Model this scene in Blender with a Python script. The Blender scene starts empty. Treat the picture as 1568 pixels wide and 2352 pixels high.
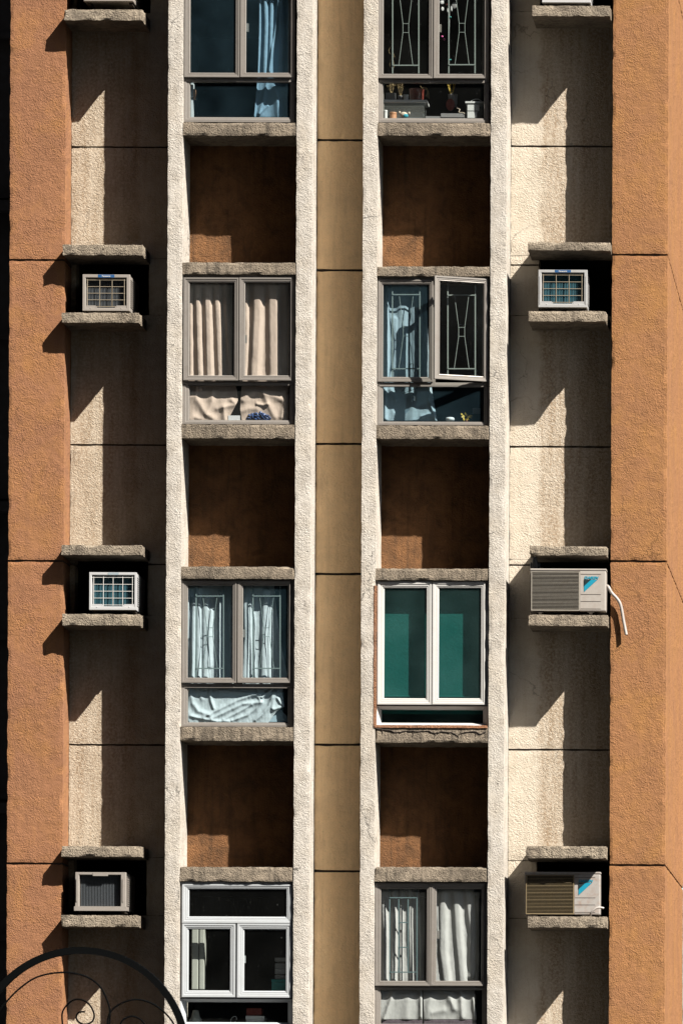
import bpy, bmesh, math, random
from mathutils import Vector, Matrix, noise

random.seed(7)
R = math.radians
SC = bpy.context.scene
COL = SC.collection

# ------------------------------------------------------------------ camera
CAM = Vector((5.42, -51.5, 1.6))
PPX, PPY, FPX, ROLL = 2140.0, 2800.0, 12875.0, R(0.243)
cd = bpy.data.cameras.new('camera')
cam = bpy.data.objects.new('camera', cd)
COL.objects.link(cam)
cd.sensor_fit = 'VERTICAL'
cd.sensor_height = 24.0
cd.sensor_width = 16.0
cd.lens = FPX / 2352.0 * 24.0
cd.shift_x = (784.0 - PPX) / 2352.0
cd.shift_y = -(1176.0 - PPY) / 2352.0
cd.clip_start = 0.5
cd.clip_end = 2000.0
cam.matrix_world = Matrix.Translation(CAM) @ Matrix.Rotation(R(90), 4, 'X') @ Matrix.Rotation(ROLL, 4, 'Z')
SC.camera = cam

# ------------------------------------------------------------------ light
SUND = Vector((0.664, -0.5, 0.85)).normalized()
w = bpy.data.worlds.new("World")
SC.world = w
w.use_nodes = True
nt = w.node_tree
sky = nt.nodes.new('ShaderNodeTexSky')
sky.sky_type = 'NISHITA'
sky.sun_disc = False
sky.sun_elevation = math.asin(SUND.z)
sky.sun_rotation = math.atan2(SUND.x, SUND.y)
nt.nodes['Background'].inputs[1].default_value = 0.05
nt.links.new(sky.outputs[0], nt.nodes['Background'].inputs[0])
sl = bpy.data.lights.new('sun', 'SUN')
sl.energy = 5.0
sl.angle = R(0.5)
sl.color = (1.0, 0.93, 0.83)
so = bpy.data.objects.new('sun', sl)
COL.objects.link(so)
so.rotation_euler = SUND.to_track_quat('Z', 'Y').to_euler()
so.location = (20, -20, 40)
SC.view_settings.view_transform = 'Standard'
SC.view_settings.look = 'None'
SC.view_settings.gamma = 1.0
SC.view_settings.exposure = 1.75
SC.cycles.max_bounces = 8
SC.cycles.diffuse_bounces = 1
SC.cycles.transparent_max_bounces = 12
SC.cycles.caustics_reflective = False
SC.cycles.caustics_refractive = False


# ------------------------------------------------------------------ helpers
def at(vx, vy, y=0.0):
    """point of the plane Y=y seen at (vx, vy) of the 1568 x 2352 picture"""
    d = y - CAM.y
    a = (vx - PPX) / FPX * d
    b = -(vy - PPY) / FPX * d
    c, s = math.cos(ROLL), math.sin(ROLL)
    return Vector((CAM.x + a * c - b * s, y, CAM.z + a * s + b * c))


def X(vx, y=0.0, vy=1176):
    return at(vx, vy, y).x


def Z(vy, y=0.0, vx=784):
    return at(vx, vy, y).z


def tag(o, label=None, cat=None, group=None, kind=None):
    if label: o['label'] = label
    if cat: o['category'] = cat
    if group: o['group'] = group
    if kind: o['kind'] = kind
    return o


def wloc(o):
    v = Vector((0, 0, 0))
    while o is not None:
        v += o.location
        o = o.parent
    return v


def empty(name, loc):
    o = bpy.data.objects.new(name, None)
    o.location = loc
    o.empty_display_size = 0.1
    COL.objects.link(o)
    return o


class MB:
    def __init__(self):
        self.v, self.f, self.smooth = [], [], []

    def add(self, vs, fs, smooth=False):
        n = len(self.v)
        self.v += [Vector(p) for p in vs]
        self.f += [tuple(i + n for i in f) for f in fs]
        self.smooth += [smooth] * len(fs)
        return self

    def box(self, x0, x1, y0, y1, z0, z1):
        if x0 > x1: x0, x1 = x1, x0
        if y0 > y1: y0, y1 = y1, y0
        if z0 > z1: z0, z1 = z1, z0
        return self.add([(x0, y0, z0), (x1, y0, z0), (x1, y1, z0), (x0, y1, z0),
                         (x0, y0, z1), (x1, y0, z1), (x1, y1, z1), (x0, y1, z1)],
                        [(0, 3, 2, 1), (4, 5, 6, 7), (0, 1, 5, 4), (1, 2, 6, 5), (2, 3, 7, 6), (3, 0, 4, 7)])

    def vbox(self, a, b, c, d, y0, y1):
        """box whose front face (plane y0) spans picture x a..b, y c(top)..d(bottom)"""
        p, q = at(a, (c + d) / 2, y0), at(b, (c + d) / 2, y0)
        m = (a + b) / 2
        return self.box(p.x, q.x, y0, y1, at(m, d, y0).z, at(m, c, y0).z)

    def tube(self, pts, r, n=8, cap=True, smooth=True):
        pts = [Vector(p) for p in pts]
        rs = r if isinstance(r, (list, tuple)) else [r] * len(pts)
        rings = []
        up = Vector((0, 0, 1))
        t0 = (pts[1] - pts[0]).normalized()
        nrm = t0.cross(up)
        if nrm.length < 0.01: nrm = t0.cross(Vector((1, 0, 0)))
        nrm.normalize()
        for i, p in enumerate(pts):
            if i == 0: t = pts[1] - pts[0]
            elif i == len(pts) - 1: t = pts[-1] - pts[-2]
            else: t = (pts[i + 1] - pts[i]).normalized() + (pts[i] - pts[i - 1]).normalized()
            t.normalize()
            nrm = nrm - t * nrm.dot(t)
            if nrm.length < 1e-5: nrm = t.orthogonal()
            nrm.normalize()
            bi = t.cross(nrm)
            rings.append([p + (nrm * math.cos(k * 2 * math.pi / n) + bi * math.sin(k * 2 * math.pi / n)) * rs[i] for k in range(n)])
        vs = [q for ring in rings for q in ring]
        fs = []
        for i in range(len(rings) - 1):
            for k in range(n):
                a, b = i * n + k, i * n + (k + 1) % n
                fs.append((a, b, b + n, a + n))
        self.add(vs, fs, smooth)
        if cap:
            self.add(rings[0], [tuple(range(n))[::-1]])
            self.add(rings[-1], [tuple(range(n))])
        return self

    def bar(self, p, q, wx, wy):
        """square section bar from p to q in a plane of constant y"""
        p, q = Vector(p), Vector(q)
        t = (q - p).normalized()
        s = Vector((t.z, 0, -t.x)) * (wx / 2)
        yy = Vector((0, wy / 2, 0))
        c = [s + yy, -s + yy, -s - yy, s - yy]
        return self.add([p + k for k in c] + [q + k for k in c],
                        [(0, 1, 2, 3), (7, 6, 5, 4), (0, 4, 5, 1), (1, 5, 6, 2), (2, 6, 7, 3), (3, 7, 4, 0)])

    def ring(self, outer, inner, prof):
        """mitred frame; outer/inner = (x0,x1,z0,z1); prof = [(t, y)] closed section"""
        vs, fs = [], []
        n = len(prof)
        for t, y in prof:
            r = [o + (i - o) * t for o, i in zip(outer, inner)]
            vs += [(r[0], y, r[2]), (r[1], y, r[2]), (r[1], y, r[3]), (r[0], y, r[3])]
        for i in range(n):
            j = (i + 1) % n
            for k in range(4):
                l = (k + 1) % 4
                fs.append((i * 4 + k, i * 4 + l, j * 4 + l, j * 4 + k))
        return self.add(vs, fs)

    def lathe(self, prof, c, n=16, axis='Z', sx=1.0, sy=1.0):
        vs, fs = [], []
        c = Vector(c)
        for r, h in prof:
            for k in range(n):
                a = 2 * math.pi * k / n
                if axis == 'Z': vs.append(c + Vector((r * sx * math.cos(a), r * sy * math.sin(a), h)))
                else: vs.append(c + Vector((r * sx * math.cos(a), h, r * sy * math.sin(a))))
        for i in range(len(prof) - 1):
            for k in range(n):
                l = (k + 1) % n
                fs.append((i * n + k, i * n + l, (i + 1) * n + l, (i + 1) * n + k))
        self.add(vs, fs, True)
        self.add([vs[k] for k in range(n)], [tuple(range(n))[::-1]])
        self.add([vs[(len(prof) - 1) * n + k] for k in range(n)], [tuple(range(n))])
        return self

    def blob(self, c, rx, ry, rz, sub=2, jit=0.0):
        bm = bmesh.new()
        bmesh.ops.create_icosphere(bm, subdivisions=sub, radius=1)
        vs = []
        for v in bm.verts:
            k = 1 + jit * noise.noise(v.co * 2.3 + Vector(c) * 9)
            vs.append(Vector((c[0] + v.co.x * rx * k, c[1] + v.co.y * ry * k, c[2] + v.co.z * rz * k)))
        fs = [tuple(q.index for q in f.verts) for f in bm.faces]
        bm.free()
        return self.add(vs, fs, True)

    def rough(self, x0, x1, y0, y1, z0, z1, step=0.03, amp=0.004, seed=0.0, bev=0.006):
        """box of subdivided faces whose edges wander a little, like hand-rendered concrete"""
        if x0 > x1: x0, x1 = x1, x0
        if z0 > z1: z0, z1 = z1, z0
        nx = max(2, int((x1 - x0) / step)); ny = max(2, int((y1 - y0) / (step * 2))); nz = max(2, int((z1 - z0) / step))
        idx, vs, fs = {}, [], []

        def vid(i, j, k):
            key = (i, j, k)
            if key not in idx:
                p = Vector((x0 + (x1 - x0) * i / nx, y0 + (y1 - y0) * j / ny, z0 + (z1 - z0) * k / nz))
                e = (i in (0, nx)) + (j in (0,)) + (k in (0, nz))
                q = p + Vector((seed, seed * 1.7, seed * 0.6))
                dv = noise.noise_vector(q * 17.0) * amp + noise.noise_vector(q * 45.0) * amp * 0.6
                dv.y *= 0.6
                if e >= 2:
                    cx = Vector(((1 if i == 0 else -1 if i == nx else 0), (1 if j == 0 else 0), (1 if k == 0 else -1 if k == nz else 0)))
                    ch = max(0.0, noise.noise(q * 9.0 + Vector((5, 5, 5)))) * 2.2
                    dv += cx * bev * (0.35 + ch)
                idx[key] = len(vs)
                vs.append(p + dv)
            return idx[key]

        for i in range(nx):
            for k in range(nz):
                fs.append((vid(i, 0, k), vid(i + 1, 0, k), vid(i + 1, 0, k + 1), vid(i, 0, k + 1)))
                fs.append((vid(i, ny, k), vid(i, ny, k + 1), vid(i + 1, ny, k + 1), vid(i + 1, ny, k)))
        for j in range(ny):
            for k in range(nz):
                fs.append((vid(0, j, k), vid(0, j, k + 1), vid(0, j + 1, k + 1), vid(0, j + 1, k)))
                fs.append((vid(nx, j, k), vid(nx, j + 1, k), vid(nx, j + 1, k + 1), vid(nx, j, k + 1)))
        for i in range(nx):
            for j in range(ny):
                fs.append((vid(i, j, 0), vid(i, j + 1, 0), vid(i + 1, j + 1, 0), vid(i + 1, j, 0)))
                fs.append((vid(i, j, nz), vid(i + 1, j, nz), vid(i + 1, j + 1, nz), vid(i, j + 1, nz)))
        return self.add(vs, fs)

    def build(self, name, mat, parent=None, origin=None):
        me = bpy.data.meshes.new(name)
        if parent is not None: off = wloc(parent); loc = Vector((0, 0, 0))
        elif origin is not None: off = Vector(origin); loc = off
        else: off = Vector((0, 0, 0)); loc = off
        me.from_pydata([v - off for v in self.v], [], self.f)
        me.polygons.foreach_set('use_smooth', self.smooth)
        me.update()
        bm = bmesh.new(); bm.from_mesh(me)
        bmesh.ops.recalc_face_normals(bm, faces=bm.faces)
        bm.to_mesh(me); bm.free()
        o = bpy.data.objects.new(name, me)
        o.location = loc
        me.materials.append(mat)
        if parent is not None: o.parent = parent
        COL.objects.link(o)
        return o


# ------------------------------------------------------------------ materials
def new_mat(name):
    m = bpy.data.materials.new(name)
    m.use_nodes = True
    return m, m.node_tree, m.node_tree.nodes['Principled BSDF']


def N(nt, t, **kw):
    n = nt.nodes.new(t)
    for k, v in kw.items():
        if k in n.bl_rna.properties: setattr(n, k, v)
        else: n.inputs[k].default_value = v
    return n


def math_n(nt, op, a, b=None, clamp=False):
    n = nt.nodes.new('ShaderNodeMath'); n.operation = op; n.use_clamp = clamp
    for i, q in enumerate((a, b)):
        if q is None: continue
        if isinstance(q, (int, float)): n.inputs[i].default_value = q
        else: nt.links.new(q, n.inputs[i])
    return n.outputs[0]


def mix(nt, fac, a, b, mode='MIX'):
    n = nt.nodes.new('ShaderNodeMix'); n.data_type = 'RGBA'; n.blend_type = mode
    for i, q in ((0, fac), (6, a), (7, b)):
        if isinstance(q, (int, float)): n.inputs[i].default_value = q
        elif isinstance(q, tuple): n.inputs[i].default_value = q if len(q) == 4 else q + (1,)
        else: nt.links.new(q, n.inputs[i])
    return n.outputs[2]


def ramp(nt, src, a, b, lo=0.0, hi=1.0):
    n = nt.nodes.new('ShaderNodeMapRange'); n.clamp = True
    nt.links.new(src, n.inputs[0])
    n.inputs[1].default_value = a; n.inputs[2].default_value = b
    n.inputs[3].default_value = lo; n.inputs[4].default_value = hi
    return n.outputs[0]


def noise_n(nt, co, scale, detail=3, rough=0.55, dist=0.0):
    n = nt.nodes.new('ShaderNodeTexNoise')
    n.inputs['Scale'].default_value = scale; n.inputs['Detail'].default_value = detail
    n.inputs['Roughness'].default_value = rough; n.inputs['Distortion'].default_value = dist
    nt.links.new(co, n.inputs['Vector'])
    return n.outputs['Fac']


ALB = 0.52      # darkens all paint to cut bounced light; shaft and fin sides raised against it


def stucco(name, col, col2, grain=55, bump=0.9, dist=0.010, patch=0.5, grime=0.0, grimecol=(0.09, 0.075, 0.06),
           streak=0.0, stain=None, pits=0.0, tint=None, tintamt=0.0, cracks=0.0, dots=0.0):
    """rough-cast render: lumps and pits in relief, patchy paint, streaks of dirt"""
    col, col2, grimecol = [tuple(k * ALB for k in q) for q in (col, col2, grimecol)]
    if tint: tint = tuple(k * ALB for k in tint)
    m, nt, b = new_mat(name)
    L = nt.links
    tc = N(nt, 'ShaderNodeTexCoord')
    co = tc.outputs['Object']
    big = noise_n(nt, co, 1.7, 4, 0.6)
    mid = noise_n(nt, co, 9.0, 4, 0.65)
    c = mix(nt, ramp(nt, big, 0.35, 0.65), col, col2)
    c = mix(nt, math_n(nt, 'MULTIPLY', ramp(nt, mid, 0.4, 0.75), patch), c, tuple(k * 0.72 for k in col))
    if tint: c = mix(nt, math_n(nt, 'MULTIPLY', ramp(nt, noise_n(nt, co, 2.3, 5, 0.7, 0.4), 0.46, 0.68), tintamt), c, tint)
    # lumps
    g1 = noise_n(nt, co, grain * 1.5, 3, 0.6, 0.5)
    g2 = noise_n(nt, co, grain * 0.8, 2, 0.5, 0.9)
    vo = nt.nodes.new('ShaderNodeTexVoronoi'); vo.feature = 'F1'; vo.inputs['Scale'].default_value = grain * 1.3
    L.new(co, vo.inputs['Vector'])
    h = math_n(nt, 'ADD', math_n(nt, 'MULTIPLY', ramp(nt, g1, 0.35, 0.68), 0.62), math_n(nt, 'MULTIPLY', ramp(nt, g2, 0.4, 0.62), 0.5))
    h = math_n(nt, 'ADD', h, math_n(nt, 'MULTIPLY', vo.outputs['Distance'], -0.25))
    zone = ramp(nt, noise_n(nt, co, 3.6, 5, 0.7), 0.35, 0.6, 0.25, 1.0)
    h = math_n(nt, 'MULTIPLY', h, zone)
    # the hollows of the lumps are darker
    c = mix(nt, math_n(nt, 'MULTIPLY', ramp(nt, g1, 0.42, 0.28), 0.35 + pits), c, tuple(k * 0.45 for k in col))
    if grime > 0:
        gm = noise_n(nt, co, 6.0, 6, 0.75, 0.5)
        gm = math_n(nt, 'MULTIPLY', ramp(nt, gm, 0.42, 0.7), grime)
        c = mix(nt, gm, c, grimecol)
    if streak > 0:
        mp = N(nt, 'ShaderNodeMapping'); mp.inputs['Scale'].default_value = (22, 22, 1.6)
        L.new(co, mp.inputs['Vector'])
        st = noise_n(nt, mp.outputs[0], 1.0, 4, 0.6)
        c = mix(nt, math_n(nt, 'MULTIPLY', ramp(nt, st, 0.5, 0.75), streak), c, grimecol)
    if stain:
        x0, x1, amt = stain
        sx = N(nt, 'ShaderNodeSeparateXYZ'); L.new(co, sx.inputs[0])
        wob = math_n(nt, 'MULTIPLY', math_n(nt, 'SUBTRACT', noise_n(nt, co, 5.0, 5, 0.7), 0.5), 0.22)
        xx = math_n(nt, 'ADD', sx.outputs[0], wob)
        a = ramp(nt, xx, x0 - 0.02, x0 + 0.03)
        bb = ramp(nt, xx, x1 + 0.03, x1 - 0.02)
        mps = N(nt, 'ShaderNodeMapping'); mps.inputs['Scale'].default_value = (14, 14, 1.1)
        L.new(co, mps.inputs['Vector'])
        run = ramp(nt, noise_n(nt, mps.outputs[0], 1.0, 5, 0.65), 0.35, 0.65, 0.35, 1.0)
        sp = math_n(nt, 'MULTIPLY', ramp(nt, noise_n(nt, co, 42, 4, 0.7), 0.40, 0.56, 0.2, 1.0), run)
        k = math_n(nt, 'MULTIPLY', math_n(nt, 'MULTIPLY', a, bb), math_n(nt, 'MULTIPLY', sp, amt))
        c = mix(nt, k, c, (0.19, 0.135, 0.085))
    if dots > 0:                                               # pits and chipped spots with dark bottoms
        dn = ramp(nt, noise_n(nt, co, 19.0, 3, 0.55, 0.3), 0.70, 0.755)
        c = mix(nt, math_n(nt, 'MULTIPLY', dn, dots), c, tuple(k * 0.25 for k in col))
        h = math_n(nt, 'SUBTRACT', h, math_n(nt, 'MULTIPLY', dn, 0.8))
    if cracks > 0:
        mpc = N(nt, 'ShaderNodeMapping'); mpc.inputs['Scale'].default_value = (2.6, 2.6, 0.9)
        wv = nt.nodes.new('ShaderNodeTexNoise'); wv.inputs['Scale'].default_value = 4.0; wv.inputs['Detail'].default_value = 5
        L.new(co, wv.inputs['Vector'])
        va = N(nt, 'ShaderNodeVectorMath'); va.operation = 'SCALE'; va.inputs['Scale'].default_value = 0.35
        L.new(wv.outputs['Color'], va.inputs[0])
        vb = N(nt, 'ShaderNodeVectorMath'); vb.operation = 'ADD'
        L.new(co, vb.inputs[0]); L.new(va.outputs[0], vb.inputs[1]); L.new(vb.outputs[0], mpc.inputs['Vector'])
        ve = nt.nodes.new('ShaderNodeTexVoronoi'); ve.feature = 'DISTANCE_TO_EDGE'; ve.inputs['Scale'].default_value = 0.8
        L.new(mpc.outputs[0], ve.inputs['Vector'])
        ck = math_n(nt, 'MULTIPLY', ramp(nt, ve.outputs['Distance'], 0.008, 0.002), ramp(nt, noise_n(nt, co, 1.3, 3, 0.6), 0.5, 0.6))
        c = mix(nt, math_n(nt, 'MULTIPLY', ck, cracks), c, tuple(k * 0.2 for k in col))
    L.new(c, b.inputs['Base Color'])
    b.inputs['Roughness'].default_value = 0.93
    b.inputs['Specular IOR Level'].default_value = 0.2
    bp = N(nt, 'ShaderNodeBump')
    bp.inputs['Strength'].default_value = bump
    bp.inputs['Distance'].default_value = dist
    L.new(h, bp.inputs['Height']); L.new(bp.outputs[0], b.inputs['Normal'])
    return m


def paint(name, col, rough=0.45, metal=0.0, var=0.25, dirt=(0.1, 0.08, 0.06), scale=14, bump=0.0, spec=0.5):
    col, dirt = [tuple(k * ALB for k in q) for q in (col, dirt)]
    m, nt, b = new_mat(name)
    co = N(nt, 'ShaderNodeTexCoord').outputs['Object']
    n1 = noise_n(nt, co, scale, 5, 0.65)
    c = mix(nt, math_n(nt, 'MULTIPLY', ramp(nt, n1, 0.45, 0.8), var), col, dirt)
    nt.links.new(c, b.inputs['Base Color'])
    nt.links.new(ramp(nt, n1, 0.3, 0.7, rough * 0.85, min(1, rough * 1.2)), b.inputs['Roughness'])
    b.inputs['Metallic'].default_value = metal
    b.inputs['Specular IOR Level'].default_value = spec
    if bump:
        bp = N(nt, 'ShaderNodeBump'); bp.inputs['Strength'].default_value = bump; bp.inputs['Distance'].default_value = 0.002
        nt.links.new(noise_n(nt, co, 120, 3), bp.inputs['Height']); nt.links.new(bp.outputs[0], b.inputs['Normal'])
    return m


def cloth(name, col, trans=0.12):
    col = tuple(k * 0.60 for k in col)
    m, nt, b = new_mat(name)
    co = N(nt, 'ShaderNodeTexCoord').outputs['Object']
    n1 = noise_n(nt, co, 11, 4, 0.6)
    c = mix(nt, math_n(nt, 'MULTIPLY', ramp(nt, n1, 0.42, 0.75), 0.28), col, tuple(k * 0.6 for k in col))
    nt.links.new(c, b.inputs['Base Color'])
    b.inputs['Roughness'].default_value = 0.9
    b.inputs['Specular IOR Level'].default_value = 0.15
    bp = N(nt, 'ShaderNodeBump'); bp.inputs['Strength'].default_value = 0.2; bp.inputs['Distance'].default_value = 0.003
    nt.links.new(noise_n(nt, co, 45, 4, 0.6), bp.inputs['Height']); nt.links.new(bp.outputs[0], b.inputs['Normal'])
    tr = N(nt, 'ShaderNodeBsdfTranslucent'); nt.links.new(c, tr.inputs[0])
    mx = N(nt, 'ShaderNodeMixShader'); mx.inputs[0].default_value = trans
    nt.links.new(b.outputs[0], mx.inputs[1]); nt.links.new(tr.outputs[0], mx.inputs[2])
    nt.links.new(mx.outputs[0], nt.nodes['Material Output'].inputs[0])
    return m


def glass(name, tint=(0.86, 0.92, 0.93), dust=0.05, dust_sheen_col=(0.5, 0.52, 0.5)):
    m, nt, b = new_mat(name)
    nt.nodes.remove(b)
    co = N(nt, 'ShaderNodeTexCoord').outputs['Object']
    tr = N(nt, 'ShaderNodeBsdfTransparent'); tr.inputs[0].default_value = tint + (1,)
    gl = N(nt, 'ShaderNodeBsdfGlossy'); gl.inputs['Roughness'].default_value = 0.04
    gl.inputs['Color'].default_value = (0.85, 0.95, 1, 1)
    bp = N(nt, 'ShaderNodeBump'); bp.inputs['Strength'].default_value = 0.1; bp.inputs['Distance'].default_value = 0.002
    nt.links.new(noise_n(nt, co, 5, 2), bp.inputs['Height']); nt.links.new(bp.outputs[0], gl.inputs['Normal'])
    lw = N(nt, 'ShaderNodeLayerWeight'); lw.inputs[0].default_value = 0.5
    mx = N(nt, 'ShaderNodeMixShader')
    nt.links.new(math_n(nt, 'ADD', math_n(nt, 'MULTIPLY', math_n(nt, 'POWER', lw.outputs['Facing'], 5.0), 0.9), 0.035), mx.inputs[0])
    nt.links.new(tr.outputs[0], mx.inputs[1]); nt.links.new(gl.outputs[0], mx.inputs[2])
    # film of dust and painted sheen, speckled with dried rain
    df = N(nt, 'ShaderNodeBsdfDiffuse'); df.inputs[0].default_value = dust_sheen_col + (1,)
    d = math_n(nt, 'MULTIPLY', ramp(nt, noise_n(nt, co, 2.2, 3, 0.5), 0.2, 0.8), dust)
    sp = math_n(nt, 'MULTIPLY', ramp(nt, noise_n(nt, co, 75, 2, 0.5), 0.74, 0.8), 0.18)
    mx2 = N(nt, 'ShaderNodeMixShader')
    nt.links.new(math_n(nt, 'ADD', d, sp), mx2.inputs[0])
    nt.links.new(mx.outputs[0], mx2.inputs[1]); nt.links.new(df.outputs[0], mx2.inputs[2])
    nt.links.new(mx2.outputs[0], nt.nodes['Material Output'].inputs[0])
    return m


XL_S0, XL_S1 = X(120, 0.5), X(322, 0.5)
XR_S0, XR_S1 = X(1246, 0.5), X(1440, 0.5)
M = {}
M['fin'] = stucco('white_roughcast', (0.765, 0.72, 0.655), (0.71, 0.67, 0.615), grain=66, bump=0.65, dist=0.009, patch=0.3, grime=0.62, grimecol=(0.40, 0.355, 0.30), streak=0.4, cracks=0.85, dots=0.8, tint=(0.70, 0.60, 0.46), tintamt=0.35)
M['bar'] = stucco('grimy_roughcast', (0.45, 0.375, 0.29), (0.33, 0.275, 0.21), grain=62, bump=0.95, dist=0.011, patch=0.6, grime=0.8, grimecol=(0.10, 0.085, 0.068), streak=0.9, pits=0.3, dots=0.7)
M['ledge'] = stucco('weathered_ledge_roughcast', (0.52, 0.44, 0.34), (0.42, 0.355, 0.275), grain=56, bump=1.0, dist=0.013, patch=0.6, grime=0.85, grimecol=(0.12, 0.10, 0.08), streak=0.7, pits=0.35, dots=0.9)
M['pier_l'] = stucco('terracotta_roughcast', (0.405, 0.193, 0.098), (0.36, 0.170, 0.089), grain=60, bump=0.65, dist=0.009, patch=0.25, tint=(0.49, 0.235, 0.07), tintamt=0.5, grime=0.2, grimecol=(0.24, 0.12, 0.07), streak=0.3, cracks=0.4)
M['pier_r'] = stucco('ochre_roughcast', (0.435, 0.210, 0.092), (0.385, 0.186, 0.087), grain=60, bump=0.6, dist=0.009, patch=0.25, tint=(0.50, 0.25, 0.07), tintamt=0.5, grime=0.22, grimecol=(0.30, 0.15, 0.08), streak=0.3, cracks=0.5)
M['niche'] = stucco('orange_niche_roughcast', (0.33, 0.160, 0.068), (0.22, 0.105, 0.046), grain=60, bump=0.7, dist=0.009, patch=0.5, grime=0.75, grimecol=(0.07, 0.042, 0.024), streak=0.6)  # colour and grime darkened to deepen the shade in the niches
M['bay_l'] = stucco('cream_roughcast', (0.77, 0.68, 0.555), (0.73, 0.64, 0.515), grain=56, bump=0.7, dist=0.009, patch=0.35, stain=(XL_S0, XL_S1, 0.85), grime=0.45, grimecol=(0.34, 0.27, 0.19), streak=0.35, cracks=0.4, dots=0.5)
M['bay_r'] = stucco('cream_stained_roughcast', (0.78, 0.70, 0.59), (0.76, 0.675, 0.555), grain=56, bump=0.6, dist=0.009, patch=0.2, stain=(XR_S0, XR_S1, 0.95), grime=0.25, grimecol=(0.42, 0.34, 0.24), streak=0.25, cracks=0.5, dots=0.5)
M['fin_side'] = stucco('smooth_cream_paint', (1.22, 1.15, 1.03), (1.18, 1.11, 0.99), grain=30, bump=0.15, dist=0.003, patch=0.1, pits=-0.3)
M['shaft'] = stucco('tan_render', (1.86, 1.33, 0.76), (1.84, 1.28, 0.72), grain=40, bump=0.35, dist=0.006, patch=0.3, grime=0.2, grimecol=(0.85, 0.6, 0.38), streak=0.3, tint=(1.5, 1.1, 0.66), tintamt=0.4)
M['joint'] = paint('dark_joint_filler', (0.06, 0.045, 0.035), 0.95, var=0.4)
M['orange_trim'] = stucco('orange_patch_render', (0.44, 0.21, 0.11), (0.33, 0.18, 0.12), grain=60, bump=0.8, dist=0.008, patch=0.4, grime=0.25)
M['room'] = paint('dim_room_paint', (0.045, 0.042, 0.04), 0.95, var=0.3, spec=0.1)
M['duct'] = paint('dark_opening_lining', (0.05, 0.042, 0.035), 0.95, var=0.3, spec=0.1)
M['alu'] = paint('grey_aluminium', (0.34, 0.315, 0.29), 0.45, 0.25, 0.45, (0.16, 0.13, 0.11), 9)
M['white_alu'] = paint('white_aluminium', (0.74, 0.735, 0.72), 0.4, 0.0, 0.2, (0.42, 0.36, 0.3), 9)
M['blue_white'] = paint('cool_white_aluminium', (0.58, 0.62, 0.655), 0.4, 0.0, 0.2, (0.35, 0.33, 0.32), 9)
M['glass'] = glass('window_glass', (0.965, 0.98, 0.985), 0.016)
M['blue_glass'] = glass('bluish_glass', (0.92, 0.965, 0.98), 0.018, (0.22, 0.42, 0.55))  # blue film colour paints a bluish sheen over the panes
M['teal_glass'] = glass('teal_tinted_glass', (0.80, 0.935, 0.92), 0.03, (0.25, 0.45, 0.45))
M['clear_glass'] = glass('clean_glass', (0.97, 0.985, 0.98), 0.004)
M['grille'] = paint('pale_green_iron', (0.25, 0.30, 0.285), 0.5, 0.0, 0.25, (0.2, 0.2, 0.18), 20)
M['grille_t'] = paint('teal_painted_iron', (0.13, 0.21, 0.22), 0.5, 0.0, 0.25, (0.1, 0.1, 0.1), 20)
M['cur_beige'] = cloth('beige_curtain', (0.66, 0.53, 0.44), 0.1)
M['cur_white'] = cloth('white_curtain', (0.74, 0.78, 0.80), 0.15)
M['cur_grey'] = cloth('off_white_curtain', (0.58, 0.585, 0.565), 0.12)
M['cur_pale'] = cloth('pale_blue_curtain', (0.42, 0.52, 0.58), 0.12)
M['cur_blue'] = cloth('blue_curtain', (0.24, 0.37, 0.48), 0.1)
M['hem'] = cloth('dark_plum_hem', (0.13, 0.10, 0.12), 0.05)
M['blind'] = stucco('teal_roller_blind', (0.010, 0.115, 0.108), (0.009, 0.105, 0.10), grain=24, bump=0.35, dist=0.004, patch=0.1, pits=-0.33)
M['ac_grey'] = paint('aged_grey_casing', (0.37, 0.34, 0.31), 0.5, 0.0, 0.4, (0.24, 0.19, 0.15), 16)
M['ac_white'] = paint('white_casing', (0.62, 0.635, 0.655), 0.4, 0.0, 0.2, (0.42, 0.33, 0.26), 16)
M['ac_pale'] = paint('pale_grey_casing', (0.50, 0.51, 0.52), 0.45, 0.0, 0.35, (0.3, 0.24, 0.18), 16)
M['ac_beige'] = paint('beige_casing', (0.50, 0.465, 0.43), 0.45, 0.0, 0.45, (0.3, 0.22, 0.17), 12)
M['ac_dirty'] = paint('rust_streaked_casing', (0.46, 0.44, 0.42), 0.5, 0.0, 0.65, (0.32, 0.17, 0.1), 22)
M['grille_beige'] = paint('dusty_louvre', (0.40, 0.37, 0.32), 0.5, 0.0, 0.5, (0.2, 0.16, 0.1), 30)
M['grille_brass'] = paint('brown_dusty_louvre', (0.26, 0.20, 0.11), 0.5, 0.0, 0.5, (0.1, 0.08, 0.04), 30)
M['wire'] = paint('galvanised_wire', (0.42, 0.36, 0.27), 0.4, 0.0, 0.3)
M['wire_w'] = paint('white_coated_wire', (0.82, 0.82, 0.80), 0.4, 0.0, 0.1)
M['coil_grey'] = paint('dusty_condenser_fins', (0.085, 0.10, 0.115), 0.6, 0.2, 0.5, (0.05, 0.05, 0.05), 40, 0.6)
M['coil_blue'] = paint('blue_condenser_fins', (0.045, 0.16, 0.21), 0.5, 0.1, 0.4, (0.03, 0.07, 0.09), 40, 0.6)
M['black'] = paint('black_void', (0.012, 0.012, 0.014), 0.8, 0.0, 0.1)
M['iron'] = paint('black_wrought_iron', (0.003, 0.0036, 0.004), 0.75, 0.0, 0.1, (0.01, 0.008, 0.006), spec=0.03)
M['blue_label'] = paint('blue_label', (0.005, 0.10, 0.30), 0.5, 0.0, 0.1)
M['white_ink'] = paint('white_ink', (0.85, 0.87, 0.88), 0.5, 0.0, 0.05)
M['cyan_ink'] = paint('cyan_ink', (0.0, 0.33, 0.50), 0.45, 0.0, 0.08)
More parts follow.
